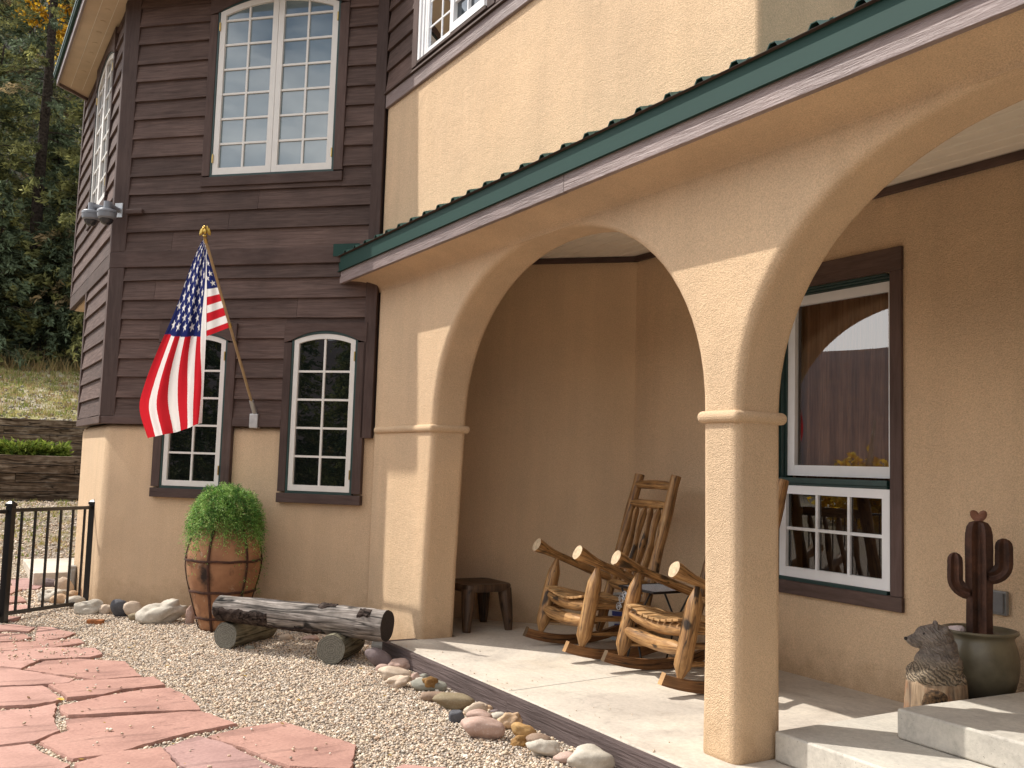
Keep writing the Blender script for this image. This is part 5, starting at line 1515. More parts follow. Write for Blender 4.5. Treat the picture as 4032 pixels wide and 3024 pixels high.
# eagle finial
gold = m_plain('gilt_eagle', (.60, .40, .10, 1), .28, metal=1.0, var=.15)
mb = MB()
e0 = PB_.copy()
mb.tube([e0, e0+Vector((0, 0, .02))], [.012, .022], 10)
ell(mb, tuple(e0+Vector((0, 0, .055))), (.017, .017, .03)); ell(mb, tuple(e0+fn*.012+Vector((0, 0, .092))), (.013, .012, .013)); 
for s in (-1, 1):
    c = e0+fq*(s*.028)+Vector((0, 0, .062)); ell(mb, tuple(c), (.008, .012, .042), (s*.25, 0, 0)); ell(mb, tuple(c+fq*(s*.016)+Vector((0, 0, -.012))), (.006, .009, .034), (s*.2, 0, 0))
local(mb, 'eagle_finial', gold, fg, smooth=True)
# cloth: one sheet, colours per vertex from the flag's own layout (u along the fly 0..1.9, v down the hoist 0..1)
RED, WHT, BLU = np.array((.52, .018, .028)), np.array((.80, .78, .76)), np.array((.018, .026, .125))
def star_in(px, py, r):
    # px,py offset from centre, point-up star
    a = np.arctan2(px, -py); d = np.hypot(px, py)
    k = PI/5
    am = np.mod(a+k, 2*k)-k
    ri = r*.382
    # edge line between outer (angle 0,r) and inner (angle k, ri)
    x = d*np.cos(am); y = np.abs(d*np.sin(am))
    x1, y1 = r, 0.0; x2, y2 = ri*math.cos(k), ri*math.sin(k)
    return (x-x1)*(y2-y1)-(y-y1)*(x2-x1) < 0
def flag_col(u, v):
    col = np.where((np.floor(np.clip(v, 0, .9999)*13).astype(int) % 2 == 0)[..., None], RED, WHT)
    can = (v < 7/13) & (u < .76)
    col = np.where(can[..., None], BLU, col)
    for r in range(9):
        for c in range(6 if r % 2 == 0 else 5):
            cx = .76*(1+2*c+(r % 2))/12; cy = (7/13)*(r+1)/10
            m = can & star_in(u-cx, v-cy, .0308*1.18)
            col = np.where(m[..., None], WHT, col)
    return col
def interp(pts, t):
    # pts list of tuples at equal parameter steps -> smooth Catmull-Rom sample
    P = np.array(pts, float); n = len(P)-1
    x = np.clip(t*n, 0, n-1e-6); i = np.floor(x).astype(int); f = (x-i)[..., None]
    g = lambda k: P[np.clip(k, 0, n)]
    p0, p1, p2, p3 = g(i-1), g(i), g(i+1), g(i+2)
    return .5*((2*p1)+(-p0+p2)*f+(2*p0-5*p1+4*p2-p3)*f**2+(-p0+3*p1-3*p2+p3)*f**3)
# the sheet: t runs down (0 = pole tip, 1 = fly end), s runs across (0 = outer contour, 1 = at the pole)
NT_, NS = 260, 300
tt, ssn = np.meshgrid(np.linspace(0, 1, NT_), np.linspace(0, 1, NS), indexing='ij')
# panel B (hanging front layer)
left = interp([(-8.566, 1.892, 3.385), (-8.694, 1.855, 3.284), (-8.753, 1.792, 3.051), (-8.801, 1.731, 2.795), (-8.833, 1.661, 2.568), (-8.849, 1.579, 2.321), (-8.869, 1.506, 2.057), (-8.943, 1.489, 1.841), (-9.152, 1.611, 1.591)], tt)
right = interp([(-8.57, 1.896, 3.385), (-8.681, 1.931, 3.21), (-8.772, 1.966, 3.01), (-8.851, 1.995, 2.816), (-8.927, 2.023, 2.619), (-8.991, 2.042, 2.397), (-9.052, 2.06, 2.173), (-9.11, 2.076, 1.956), (-9.166, 2.092, 1.752)], tt)
P2 = left*(1-ssn[..., None])+right*ssn[..., None]
wid = np.linalg.norm(left-right, axis=-1)
sag = np.sin(ssn*PI)*(-.035)*tt
fold = (.055*np.sin(ssn*9.5+tt*2.4)+.030*np.sin(ssn*21+1-tt*3))*np.minimum(1, wid/.35)*(.35+.65*tt)
pB = P2-np.array(fo); pB[..., 0] += .015+fold; pB[..., 2] += sag*ssn*(1-ssn)*1.6
# flag coordinates on B: the canton hangs at the top, stripes run down the fly
uB = tt*1.02+.10*(1-ssn)*tt*0
vB = ssn*.60+.055*np.sin(tt*5+.6)*(1-ssn)
uB = uB*1.06+.22*(1-ssn)*np.clip(1-tt*1.2, 0, 1)*.2
shift = .24*(ssn-.5)*np.clip((tt-.45)*1.6, 0, 1)          # stripes lean as they fall
vB = np.clip(vB-shift*.35+.02*np.sin(tt*9+ssn*4), 0, .999)
uB = np.where(tt < .56, uB*1.28, uB+.16)
cB = flag_col(uB, vB)
# panel A (strip between fold and pole)
NA, NB2 = 150, 70
ta_, sa_ = np.meshgrid(np.linspace(0, 1, NA), np.linspace(0, 1, NB2), indexing='ij')
lA = interp([(-8.57, 1.896, 3.385), (-8.692, 1.937, 3.181), (-8.787, 1.972, 2.982), (-8.875, 2.006, 2.757), (-8.954, 2.034, 2.539)], ta_)
rA = interp([(-8.561, 1.887, 3.35), (-8.647, 1.973, 3.17), (-8.732, 2.058, 2.995), (-8.817, 2.143, 2.82), (-8.905, 2.231, 2.638)], ta_)
PA = lA*(1-sa_[..., None])+rA*sa_[..., None]
pA = PA-np.array(fo); pA[..., 0] += (.015+.04*np.sin(9.5+ta_*1.3)*.3)*(1-sa_)+.012*np.sin(sa_*7+ta_*4)*sa_*(1-sa_)*4
uA = (1-sa_)*ta_*.31; vA = np.clip(ta_*1.0, 0, .999)
cA = flag_col(uA, vA)
V = np.concatenate([pB.reshape(-1, 3), pA.reshape(-1, 3)]); Cc = np.concatenate([cB.reshape(-1, 3), cA.reshape(-1, 3)])
def gridF(n, m, o0):
    i, j = np.meshgrid(np.arange(n-1), np.arange(m-1), indexing='ij'); b = (o0+i*m+j).reshape(-1)
    return np.stack([b, b+1, b+m+1, b+m], 1)
Ff = np.concatenate([gridF(NT_, NS, 0), gridF(NA, NB2, NT_*NS)])
t_ = NT('flag_cloth'); at_ = t_.n('ShaderNodeAttribute', attribute_name='col'); t_.l(at_, 'Color', t_.p, 'Base Color'); t_.rough(.8); t_.p.inputs['Specular IOR Level'].default_value = .15
tr = t_.n('ShaderNodeBsdfTranslucent'); ms = t_.n('ShaderNodeMixShader'); ms.inputs[0].default_value = .45; t_.l(at_, 'Color', tr, 0)
t_.l(t_.p, 0, ms, 1); t_.l(tr, 0, ms, 2); t_.l(ms, 0, t_.out, 0)
np_mesh('cloth', V, Ff, t_.mat, fg, Cc, smooth=True)

# ---- dome cameras
gsh = m_plain('grey_camera_shell', (.22, .235, .26, 1), .35, .5, var=.06); gdk = m_plain('smoked_dome', (.03, .03, .034, 1), .1, .6, var=.1)
cpl = m_plain('steel_plate', (.50, .52, .53, 1), .3, metal=.4)
def dome_cam(loc, wall, nrm, lab):
    """loc = dome centre; wall = point on wall; nrm = outward direction"""
    r = thing('security_camera', lab, 'camera', wall, 0, 'grey dome cameras on the tower corner')
    l = Vector(loc)-Vector(wall); n3 = Vector(nrm); t3 = Vector((-n3.y, n3.x, 0))
    mb = MB(); c = Vector((0, 0, 0))
    mb.hexa([c+t3*a+n3*d+Vector((0, 0, z)) for z in (-.075, .075) for a, d in ((-.045, 0), (.045, 0), (.045, .012), (-.045, .012))]); local(mb, 'mount_plate', cpl, r, bevel=.003)
    mb = MB(); mb.tube([n3*.012+Vector((0, 0, .0)), l*.5+Vector((0, 0, .05)), l+Vector((0, 0, .105))], [.026, .028, .034], 14); local(mb, 'arm', gsh, r, smooth=True, auto=40)
    mb = MB(); mb.lathe([(.0, .135), (.036, .135), (.038, .055), (.085, .050), (.095, .040), (.097, .020), (.090, .018), (.090, .012), (.094, .008), (.088, -.030), (.070, -.045), (.0, -.045)], 32); o = local(mb, 'housing', gsh, r, smooth=True, auto=35); o.location = l
    mb = MB(); mb.lathe([(.068, -.045), (.064, -.065), (.05, -.088), (.028, -.102), (0, -.106)], 28); o = local(mb, 'dome', gdk, r, smooth=True); o.location = l
dome_cam((-10.325, 1.296, 3.845), (-10.464, 1.428, 3.939), (R2, -R2, 0), 'grey dome camera nearer the tower front, right one of the pair')
dome_cam((-10.66, 1.19, 3.885), (-10.62, 1.372, 3.97), (0, -1, 0), 'grey dome camera farther round the corner, left one of the pair')
# ------------------------------------------------------------------ yard behind: timber walls, slope, trees; ridge across the valley
t = NT('dry_slope'); mp = t.coord()
n1 = t.noise(mp, .9, 6, .65); n2 = t.noise(mp, 7, 6, .75); n3 = t.noise(mp, 30, 4, .7)
r1 = t.ramp(n2, [(.30, (.10, .085, .06, 1)), (.45, (.27, .225, .165, 1)), (.58, (.40, .35, .28, 1)), (.72, (.50, .46, .39, 1))])
r2 = t.ramp(n2, [(.3, (.13, .12, .035, 1)), (.55, (.28, .25, .09, 1)), (.75, (.38, .33, .15, 1))])
rm_ = t.ramp(n1, [(.40, G4(0)), (.58, G4(1))])
x = t.mix((rm_, 0), r1, r2); r4 = t.ramp(n3, [(.3, G4(.88)), (.7, G4(1.35))]); x = t.mix(1.0, x, (r4, 0), 'MULTIPLY')
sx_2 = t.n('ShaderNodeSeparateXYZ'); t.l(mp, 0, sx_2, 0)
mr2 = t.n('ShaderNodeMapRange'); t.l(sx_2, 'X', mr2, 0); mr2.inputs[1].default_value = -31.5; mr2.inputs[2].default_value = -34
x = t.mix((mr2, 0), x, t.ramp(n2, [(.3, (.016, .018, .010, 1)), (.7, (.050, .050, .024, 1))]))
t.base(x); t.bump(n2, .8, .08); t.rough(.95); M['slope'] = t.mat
def hill_z(x, y):
    d = -24.35-x                                  # distance behind the upper timber wall
    z = 2.12+min(d, 7.5)*.235
    if d > 7.5: z += (min(d, 11)-7.5)*.32
    if d > 11: z += (d-11)*.72
    z = -.5+(z+.5)*ss((y+19)/13)
    return z+(.10*mnoise.noise(Vector((x*.35, y*.35, 0)))+.05*mnoise.noise(Vector((x*1.3, y*1.3, 2))))*(1 if d > .5 else 0)
hx = [-24.35-i*.5 for i in range(18)]+[-34-i*3 for i in range(10)]+[-70, -90, -130, -180, -260]
hy = [-19+i*.8 for i in range(62)]+[45, 70, 120, 200]
vs = [(x, y, hill_z(x, y)) for y in hy for x in hx]; nx = len(hx)
mb = MB(); mb.add(vs, [(j*nx+i, j*nx+i+1, (j+1)*nx+i+1, (j+1)*nx+i) for j in range(len(hy)-1) for i in range(nx-1)])
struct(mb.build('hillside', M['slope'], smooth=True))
mb = MB(); vs = [(x, y, -.5+1.74*ss((y+19)/13)+(-21.35-x)*.03+.03*mnoise.noise(Vector((x, y, 0)))) for y in hy for x in (-21.2, -22, -23, -24.15)]
mb.add(vs, [(j*4+i, j*4+i+1, (j+1)*4+i+1, (j+1)*4+i) for j in range(len(hy)-1) for i in range(3)])
struct(mb.build('terrace', M['slope'], smooth=True))
tm = m_logwood('creosote_timber', (.030, .019, .012, 1), (.14, .095, .062, 1), (.36, .29, .22, 1), rough=.95, spec=.1, us=1.6, vs=13, bump=1.0, knots=False)
def timber_wall(x0, z0, courses, lab, y0=-9, y1=15, h=.176, seed=0, capgrey=True):
    rd = random.Random(seed)
    root = thing('timber_wall', lab, 'retaining wall', (x0, 3, z0), 0, 'railroad tie retaining walls')
    for c in range(courses):
        y = y0+rd.uniform(-1.2, 0)
        while y < y1:
            L = rd.choice([2.4, 2.4, 1.6, 2.0]) if rd.random() > .25 else .19
            if c == courses-1: L = 2.6
            mb = MB(); n = 8; off = rd.uniform(-.018, .018); zz = z0+c*h
            a, b = y+.004, y+L-.004
            vs = []
            for i in range(n+1):
                yy = a+(b-a)*i/n; w_ = [rd.uniform(-.009, .009) for _ in range(4)]
                vs += [(x0-.2, yy, zz+.005+w_[0]*.4), (x0+off+w_[0], yy, zz+.006+w_[1]*.6), (x0+off+w_[2]-.006, yy, zz+h-.008+w_[3]*.8), (x0-.2, yy, zz+h-.005)]
            fs = [(4*i+k, 4*i+(k+1) % 4, 4*i+4+(k+1) % 4, 4*i+4+k) for i in range(n) for k in range(4)]+[(3, 2, 1, 0), (4*n, 4*n+1, 4*n+2, 4*n+3)]
            r_ = rd.random()
            uv = [[(vs[q][1]+c*3.3, vs[q][2]*1.0+vs[q][0]) for q in f] for f in fs]
            mb.add([(p[0]-x0, p[1]-3, p[2]-z0) for p in vs], fs, uv, r_ if c < courses-1 else .9)
            local(mb, 'timber', tm, root)
            y += L
    return root
timber_wall(-21.0, .30, 6, 'lower retaining wall of dark weathered timbers behind the gravel yard', y0=-4, y1=9, seed=3)
timber_wall(-24.2, 1.28, 5, 'upper retaining wall of dark weathered timbers under the dry slope', y0=-4, y1=9, seed=5)

# trees ---------------------------------------------------------------
bark_m = m_plain('grey_brown_bark', (.085, .065, .052, 1), .95, .1, var=.4, nscale=14, bump=1.0, bdist=.05)
leaf_m = m_vcol('needles', .8, .15, .40, bscale=3)
gold_m = m_vcol('aspen_leaves', .7, .15, .5, bscale=3)
def cards(rg, P, D, L, W, col):
    """leaf cards: P centres, D directions"""
    n = len(P)
    rv = rg.standard_normal((n, 3)); S = np.cross(D, rv); S /= np.linalg.norm(S, axis=1)[:, None]+1e-9
    a = P-D*L[:, None]*.5; b = P+D*L[:, None]*.5; w = S*W[:, None]*.5
    V = np.stack([a-w*.5, P-w+D*L[:, None]*.05, b, P+w], 1).reshape(-1, 3)
    F = np.arange(4*n).reshape(n, 4)
    return V, F, np.repeat(col, 4, 0)
def spruce_mesh(seed, h, R, crown0, dens=1.0, warm=.5, dead=.25, droop=.35):
    rg = np.random.default_rng(seed)
    P = []; D = []; Cc = []
    br = []
    z = crown0*h
    step = h/46
    while z < h*.99:
        f = (z-crown0*h)/(h-crown0*h)
        r_ = R*(1-f)**.8*(.65+.35*min(1, f*6+.35))
        nb = int(rg.integers(4, 7))
        for b in range(nb):
            az = rg.uniform(0, 2*PI); L = r_*rg.uniform(.55, 1.12)+.12
            if rg.random() < .12: continue
            rise = .25*f-.05
            m_ = max(3, int(L*15*dens))
            tpos = rg.uniform(.12, 1, m_)**.75
            zz = z+L*(rise*tpos-droop*tpos**2)
            w_ = .22*L*tpos*(1.15-tpos)+.05
            px = np.cos(az)*L*tpos+rg.normal(0, 1, m_)*w_*.5*-np.sin(az); py_ = np.sin(az)*L*tpos+rg.normal(0, 1, m_)*w_*.5*np.cos(az)
            pz_ = zz+rg.normal(0, .05, m_)
            base = np.array([px, py_, pz_]).T
            d0 = np.array([math.cos(az), math.sin(az), rise-droop])[None]
            tone = rg.uniform(.65, 1.25)
            c_dark = np.array((.060, .076, .040)); c_lit = np.array((.40, .39, .14)) if rg.random() < warm else np.array((.22, .28, .165))  # outer needles painted in a sunlit tone, inner ones darker
            isdead = rg.random() < dead*max(0, 1-f*2)
            if isdead: c_lit = np.array((.44, .32, .17))
            for k in range(3):
                dd = d0+rg.normal(0, .62, (m_, 3)); dd /= np.linalg.norm(dd, axis=1)[:, None]
                P.append(base+rg.normal(0, .05, (m_, 3))); D.append(dd)
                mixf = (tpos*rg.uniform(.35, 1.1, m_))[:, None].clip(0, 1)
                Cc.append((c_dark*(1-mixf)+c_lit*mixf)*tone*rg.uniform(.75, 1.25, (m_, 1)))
            br.append((az, L, z, rise))
        z += step*rg.uniform(.75, 1.25)
    P = np.concatenate(P); D = np.concatenate(D); Cc = np.concatenate(Cc)
    n = len(P)
    V, F, c4 = cards(rg, P, D, rg.uniform(.12, .30, n), rg.uniform(.035, .085, n), Cc)
    tb = MB()
    tr_ = [(.05*math.sin(i*.7+seed), .05*math.cos(i*.9+seed), h*i/14) for i in range(15)]
    tb.tube([(0, 0, -.4)]+tr_[1:], [h*.009+.05]+[(h*.0078)*(1-i/15)+.02 for i in range(1, 15)], 10, wob=.1, seed=seed)
    rr = random.Random(seed)
    for i in range(0, len(br), 4):
        az, L, z, rise = br[i]
        tb.tube([(0, 0, z), (math.cos(az)*L*.5, math.sin(az)*L*.5, z+L*(rise*.5-droop*.25)), (math.cos(az)*L*.9, math.sin(az)*L*.9, z+L*(rise*.9-droop*.81))], [.022, .014, .006], 4, caps=False)
    for i in range(12):                             # bare lower branches
        az = rr.uniform(0, 2*PI); z = h*rr.uniform(.04, .35); L = rr.uniform(.6, 1.8)
        tb.tube([(0, 0, z), (math.cos(az)*L*.6, math.sin(az)*L*.6, z-.05*L), (math.cos(az+.2)*L, math.sin(az+.2)*L, z-.22*L)], [.02, .013, .005], 4, caps=False)
    return V, F, c4, tb
protos = {}
def tree(key, loc, lab, rz=0, sc_=1.0, group='conifers on the hillside', mat=None, name='spruce_tree', **kw):
    r = thing(name, lab, 'tree', loc, rz, group)
    r.scale = (sc_, sc_, sc_)
    if key not in protos:
        V, F, c4, tb = spruce_mesh(**kw)
        c = np_mesh('crown', V, F, mat or leaf_m, r, c4); t0 = local(tb, 'trunk', bark_m, r, smooth=True)
        protos[key] = (c, t0)
    else:
        for src in protos[key]:
            o = src.copy(); COL.objects.link(o); o.parent = r
    return r
hz = lambda x, y: hill_z(x, y)-.05
TA = dict(seed=1, h=24, R=3.0, crown0=.10, warm=.6, dead=.3); TB = dict(seed=2, h=19, R=2.7, crown0=.04, warm=.35, dead=.15); TC = dict(seed=3, h=9, R=2.1, crown0=.02, warm=.75, dead=.2, dens=1.2); TD = dict(seed=4, h=5.5, R=1.7, crown0=.0, warm=.2, dead=.1, dens=1.4)
tree('A', (-34.5, 2.25, hz(-34.5, 2.25)), 'tall spruce with a bare dark trunk nearest the tower on the hillside', .4, **TA)
tree('B', (-38.5, 6.4, hz(-38.5, 6.4)), 'dark spruce behind the tall trunk, closest to the eave', 1.4, **TB)
tree('A', (-40, .4, hz(-40, .4)), 'tall spruce at the left frame edge, behind the others', 2.9, 1.05)
tree('B', (-43, 6.2, hz(-43, 6.2)), 'spruce farther up the slope right behind the tower wall', 4.0, 1.1)
tree('C', (-33.0, 3.6, hz(-33.0, 3.6)), 'yellow green bushy young conifer beside the tower wall', 0, 1.15, **TC)
tree('C', (-35.2, .9, hz(-35.2, .9)), 'olive bushy young conifer at the left frame edge', 2.2, 1.1)
tree('D', (-32.6, 1.2, hz(-32.6, 1.2)), 'small dark shady conifer at the left edge of the dry slope', 1, 1.0, **TD)
tree('D', (-32.9, 2.7, hz(-32.9, 2.7)), 'small dark shady conifer in the middle at the top of the dry slope', 3, .95)
tree('D', (-33.2, 4.3, hz(-33.2, 4.3)), 'small dark shady conifer tucked in beside the tower wall', 5, 1.05)
tree('A', (-41.5, 9.5, hz(-41.5, 9.5)), 'tall spruce hidden mostly behind the tower, uphill', 5, 1.0)
tree('B', (-39.5, -3.2, hz(-39.5, -3.2)), 'spruce left of the picture edge on the slope', .8, 1.1)
tree('C', (-34.2, -1.5, hz(-34.2, -1.5)), 'bushy conifer left of the picture edge on the slope', .8, 1.2)
tree('A', (-46, 3.0, hz(-46, 3.0)), 'tall spruce in the second rank, seen between the front trunks', 1.9, 1.1)
tree('B', (-48, 0.5, hz(-48, 0.5)), 'spruce in the second rank near the left frame edge', 3.9, 1.25)
tree('B', (-50, 5.6, hz(-50, 5.6)), 'spruce in the second rank beside the golden aspen', 2.4, 1.2)
for i, (x, y, key, s_, lab) in enumerate(((-54, 1.2, 'B', 1.2, 'spruce high on the hillside, third rank, left'), (-57, 7.5, 'A', 1.0, 'tall spruce high on the hillside behind the eave'), (-60, 2.8, 'A', 1.1, 'tall spruce high on the hillside, fourth rank'), (-64, .2, 'B', 1.3, 'spruce high on the hillside at the left frame edge'), (-66, 6.0, 'B', 1.3, 'spruce high on the hillside beside the eave tip'), (-72, 3.5, 'A', 1.2, 'topmost spruce on the hillside in the upper left corner'), (-37.2, 5.4, 'C', 1.25, 'bushy conifer half hidden by the tower wall'), (-36.6, 2.9, 'D', 1.3, 'dark conifer between the bushy young ones'))):
    tree(key, (x, y, hz(x, y)), lab, i*1.7, s_)
# golden aspen
def aspen(loc, h, R, lab, seed, n=9000, name='aspen_tree', z0=.35):
    rg = np.random.default_rng(seed); r = thing(name, lab, 'tree', loc, 0, 'golden aspens')
    cl = rg.normal(0, 1, (60, 3))*np.array([R*.42, R*.42, h*.19])+np.array([0, 0, h*(z0+.30)])
    P = cl[rg.integers(0, 60, n)]+rg.normal(0, .30, (n, 3))*R*.4
    D = rg.normal(0, 1, (n, 3)); D /= np.linalg.norm(D, axis=1)[:, None]
    pal = np.array([(.62, .36, .02), (.72, .45, .04), (.50, .27, .02), (.66, .48, .09)])[rg.integers(0, 4, n)]*rg.uniform(.7, 1.2, (n, 1))
    V, F, c4 = cards(rg, P, D, rg.uniform(.12, .24, n), rg.uniform(.10, .20, n), pal)
    np_mesh('crown', V, F, gold_m, r, c4)
    mb = MB(); mb.tube([(0, 0, -.5), (.1, 0, h*.3), (-.1, .1, h*.6), (0, 0, h*.95)], [.16, .13, .08, .02], 8); local(mb, 'trunk', m_plain('aspen_bark', (.45, .43, .36, 1), .9, var=.4, nscale=4), r, smooth=True)
aspen((-40.5, 4.0, hz(-40.5, 4.0)), 21, 2.3, 'golden yellow aspen glowing between the spruces near the eave', 21, 16000)
aspen((-37, .2, hz(-37, .2)), 6, 1.2, 'small yellow aspen sapling at the left frame edge', 22, 500)
# bare dead sapling, dead branches
def dead_tree(loc, h, lab, seed):
    rd = random.Random(seed); r = thing('dead_sapling', lab, 'tree', loc, 0, 'bare grey saplings')
    mb = MB()
    p = [Vector((0, 0, -.2))]
    for i in range(7): p.append(p[-1]+Vector((rd.uniform(-.25, .35), rd.uniform(-.25, .25), h/7)))
    mb.tube(p, [.05-.005*i for i in range(8)], 6)
    for i in range(9):
        q = p[rd.randint(2, 7)]; d = Vector((rd.uniform(-1, 1), rd.uniform(-1, 1), rd.uniform(-.1, .6)))*rd.uniform(.5, 1.2)
        mb.tube([q, q+d*.5+Vector((0, 0, .05)), q+d], [.022, .014, .005], 5)
    local(mb, 'trunk', m_plain('bleached_wood', (.30, .27, .235, 1), .9, var=.3), r)
dead_tree((-33.4, 3.15, hz(-33.4, 3.15)), 5.5, 'crooked bleached dead sapling in front of the dark spruces', 1)
dead_tree((-33.0, .9, hz(-33.0, .9)), 3.2, 'bleached dead sapling at the left frame edge of the slope', 2)
# shrubs
def shrub(loc, rx, ry, rz_, lab, seed, n, pal, name='juniper_shrub', cat='shrub', LL=(.08, .20), WW=(.02, .05)):
    rg = np.random.default_rng(seed); r = thing(name, lab, cat, loc)
    az = rg.uniform(0, 2*PI, n); t_ = rg.uniform(.1, 1, n)**.6; el = rg.uniform(.05, 1.0, n)
    P = np.stack([np.cos(az)*t_*rx, np.sin(az)*t_*ry, t_*np.sin(el)*rz_+.03], 1)+rg.normal(0, .03, (n, 3))
    D = np.stack([np.cos(az), np.sin(az), np.sin(el)*.9], 1)+rg.normal(0, .4, (n, 3)); D /= np.linalg.norm(D, axis=1)[:, None]
    c = np.array(pal)[rg.integers(0, len(pal), n)]*rg.uniform(.6, 1.2, (n, 1))*(.5+.6*t_[:, None])
    V, F, c4 = cards(rg, P, D, rg.uniform(*LL, n), rg.uniform(*WW, n), c)
    np_mesh('foliage', V, F, leaf_m, r, c4)
    mb = MB()
    for i in range(7):
        a = i*.9; mb.tube([(0, 0, -.05), (math.cos(a)*rx*.4, math.sin(a)*ry*.4, rz_*.25), (math.cos(a)*rx*.8, math.sin(a)*ry*.8, rz_*.4)], [.018, .012, .005], 5)
    local(mb, 'stems', bark_m, r)
JP = [(.20, .26, .04), (.27, .31, .06), (.12, .19, .03)]
shrub((-21.75, 1.42, 1.27), .5, .50, .42, 'bright green spreading juniper on top of the lower timber wall, left one', 31, 2600, JP)
shrub((-21.8, 1.98, 1.27), .5, .34, .36, 'bright green spreading juniper on the lower timber wall, right one', 32, 1700, JP)
shrub((-21.75, .55, 1.27), .55, .50, .36, 'bright green juniper cut off by the left frame edge', 33, 1200, JP)
shrub((-22.6, 2.95, 1.27), .35, .30, .80, 'thin twiggy shrub with a few leaves beside the tower corner', 34, 120, [(.30, .26, .10), (.25, .22, .08)], 'twiggy_shrub', WW=(.03, .06), LL=(.05, .09))
# grass tufts on slope and yard: uncountable
rg = np.random.default_rng(77)
def tufts(n, fx, fy, fz, hgt, pal):
    x = fx(n); y = fy(n); z = np.array([fz(a, b) for a, b in zip(x, y)])
    k = 7
    X = np.repeat(x, k)+rg.normal(0, .05, n*k); Y = np.repeat(y, k)+rg.normal(0, .05, n*k); Z = np.repeat(z, k)
    H_ = rg.uniform(.4, 1, n*k)*np.repeat(rg.uniform(*hgt, n), k)
    lean = rg.normal(0, .35, (n*k, 2))
    b0 = np.stack([X, Y, Z-.02], 1); tip = np.stack([X+lean[:, 0]*H_, Y+lean[:, 1]*H_, Z+H_], 1)
    wv = np.stack([rg.normal(0, .012, n*k), rg.normal(0, .012, n*k), np.zeros(n*k)], 1)
    V = np.stack([b0-wv, b0+wv, tip], 1).reshape(-1, 3); F = np.arange(3*n*k).reshape(-1, 3)
    c = np.repeat(np.array(pal)[rg.integers(0, len(pal), n)], k, 0)*rg.uniform(.7, 1.25, (n*k, 1))
    return V, F, np.repeat(c, 3, 0)
GP = [(.44, .38, .15), (.32, .33, .10), (.54, .45, .24), (.38, .26, .14), (.24, .27, .08)]
parts = [tufts(5200, lambda n: rg.uniform(-32.2, -24.5, n), lambda n: rg.uniform(-3, 7, n), hill_z, (.05, .16), GP),
         tufts(260, lambda n: rg.uniform(-32.6, -31.2, n), lambda n: rg.uniform(-3, 7, n), hill_z, (.35, .8), [(.42, .33, .15), (.36, .26, .12)]),
         tufts(900, lambda n: rg.uniform(-20.8, -14.5, n), lambda n: rg.uniform(-1, 4, n), lambda a, b: ground_z(a, b), (.03, .09), GP)]
off = 0; VV = []; FF = []; CC = []
for V, F, c in parts: VV.append(V); FF.append(F+off); CC.append(c); off += len(V)
np_mesh('dry_grass', np.concatenate(VV), np.concatenate(FF), m_vcol('dry_grass_blades', .9, .1, .3, bscale=5), None, np.concatenate(CC))['kind'] = 'stuff'
# scattered pale stones on the slope: uncountable rubble
n = 1500; x = -24.4-5.6*rg.uniform(0, 1, n)**1.6; y = rg.uniform(-3, 7, n); r_ = rg.uniform(.015, .06, n)
P = ico[None]*(1+.2*rg.standard_normal((n, 12, 1)).clip(-1.2, 1.2))*r_[:, None, None]*np.stack([np.ones(n), rg.uniform(.6, 1, n), rg.uniform(.4, .7, n)], 1)[:, None]
z = np.array([hill_z(a, b) for a, b in zip(x, y)])
V = (P+np.stack([x, y, z+.01], 1)[:, None]).reshape(-1, 3); F = (icf[None]+(np.arange(n)*12)[:, None, None]).reshape(-1, 3)
np_mesh('slope_rubble', V, F, m_vcol('rubble', .9, .2, bscale=20), None, np.repeat(np.array([(.33, .29, .235)])*rg.uniform(.5, 1.25, (n, 1)), 12, 0), smooth=False)['kind'] = 'stuff'
# wooded ridge across the valley and trees along the drive (mirrored in the panes)
t = NT('wooded_ridge'); mp = t.coord(scale=(1, 1, .5)); n1 = t.noise(mp, .06, 8, .7); n2 = t.noise(mp, .35, 5, .8)
r1 = t.ramp(n1, [(.35, (.045, .030, .036, 1)), (.6, (.085, .052, .050, 1)), (.72, (.16, .09, .04, 1))]); r2 = t.ramp(n2, [(.3, G4(.55)), (.7, G4(1.2))])
t.base(t.mix(1.0, r1, (r2, 0), 'MULTIPLY')); t.rough(1); M['ridge'] = t.mat
vs = []; N = 150
for i in range(N+1):
    a = math.radians(165+185*i/N)
    for (R_, hh) in ((150, 0), (230, .42), (300, .8), (340, 1.0), (420, .9)):
        top_ = 46+5*mnoise.noise(Vector((a*2.2, 0, 4)))+2.5*mnoise.noise(Vector((a*14, R_*.01, 1)))
        z = GZ-.6+hh*top_+(1.5*abs(mnoise.noise(Vector((a*90, R_, 0)))) if hh == 1 else 0)
        vs.append((R_*math.cos(a), R_*math.sin(a), z))
mb = MB(); mb.add(vs, [(i*5+k, i*5+k+1, (i+1)*5+k+1, (i+1)*5+k) for i in range(N) for k in range(4)])
struct(mb.build('ridge', M['ridge'], smooth=True))
k = 0
for (x, y, key, s_, lab) in ((-3.2, -15, 'C', .78, 'spruce along the drive mirrored in the lower panes, first from the left'), (-.4, -17, 'C', .92, 'bushy conifer along the drive mirrored in the lower panes, second from the left'), (2.4, -15.5, 'C', .82, 'spruce along the drive mirrored in the lower panes, middle of the row'), (5.2, -17.5, 'C', .95, 'tallest conifer along the drive mirrored in the lower panes'), (-6.2, -17, 'C', .85, 'bushy conifer along the drive, left end of the row'), (8.5, -16.5, 'C', .8, 'spruce along the drive, right end of the row')):
    tree(key, (x, y, GZ), lab, k*1.3, s_, group='trees along the drive'); k += 1
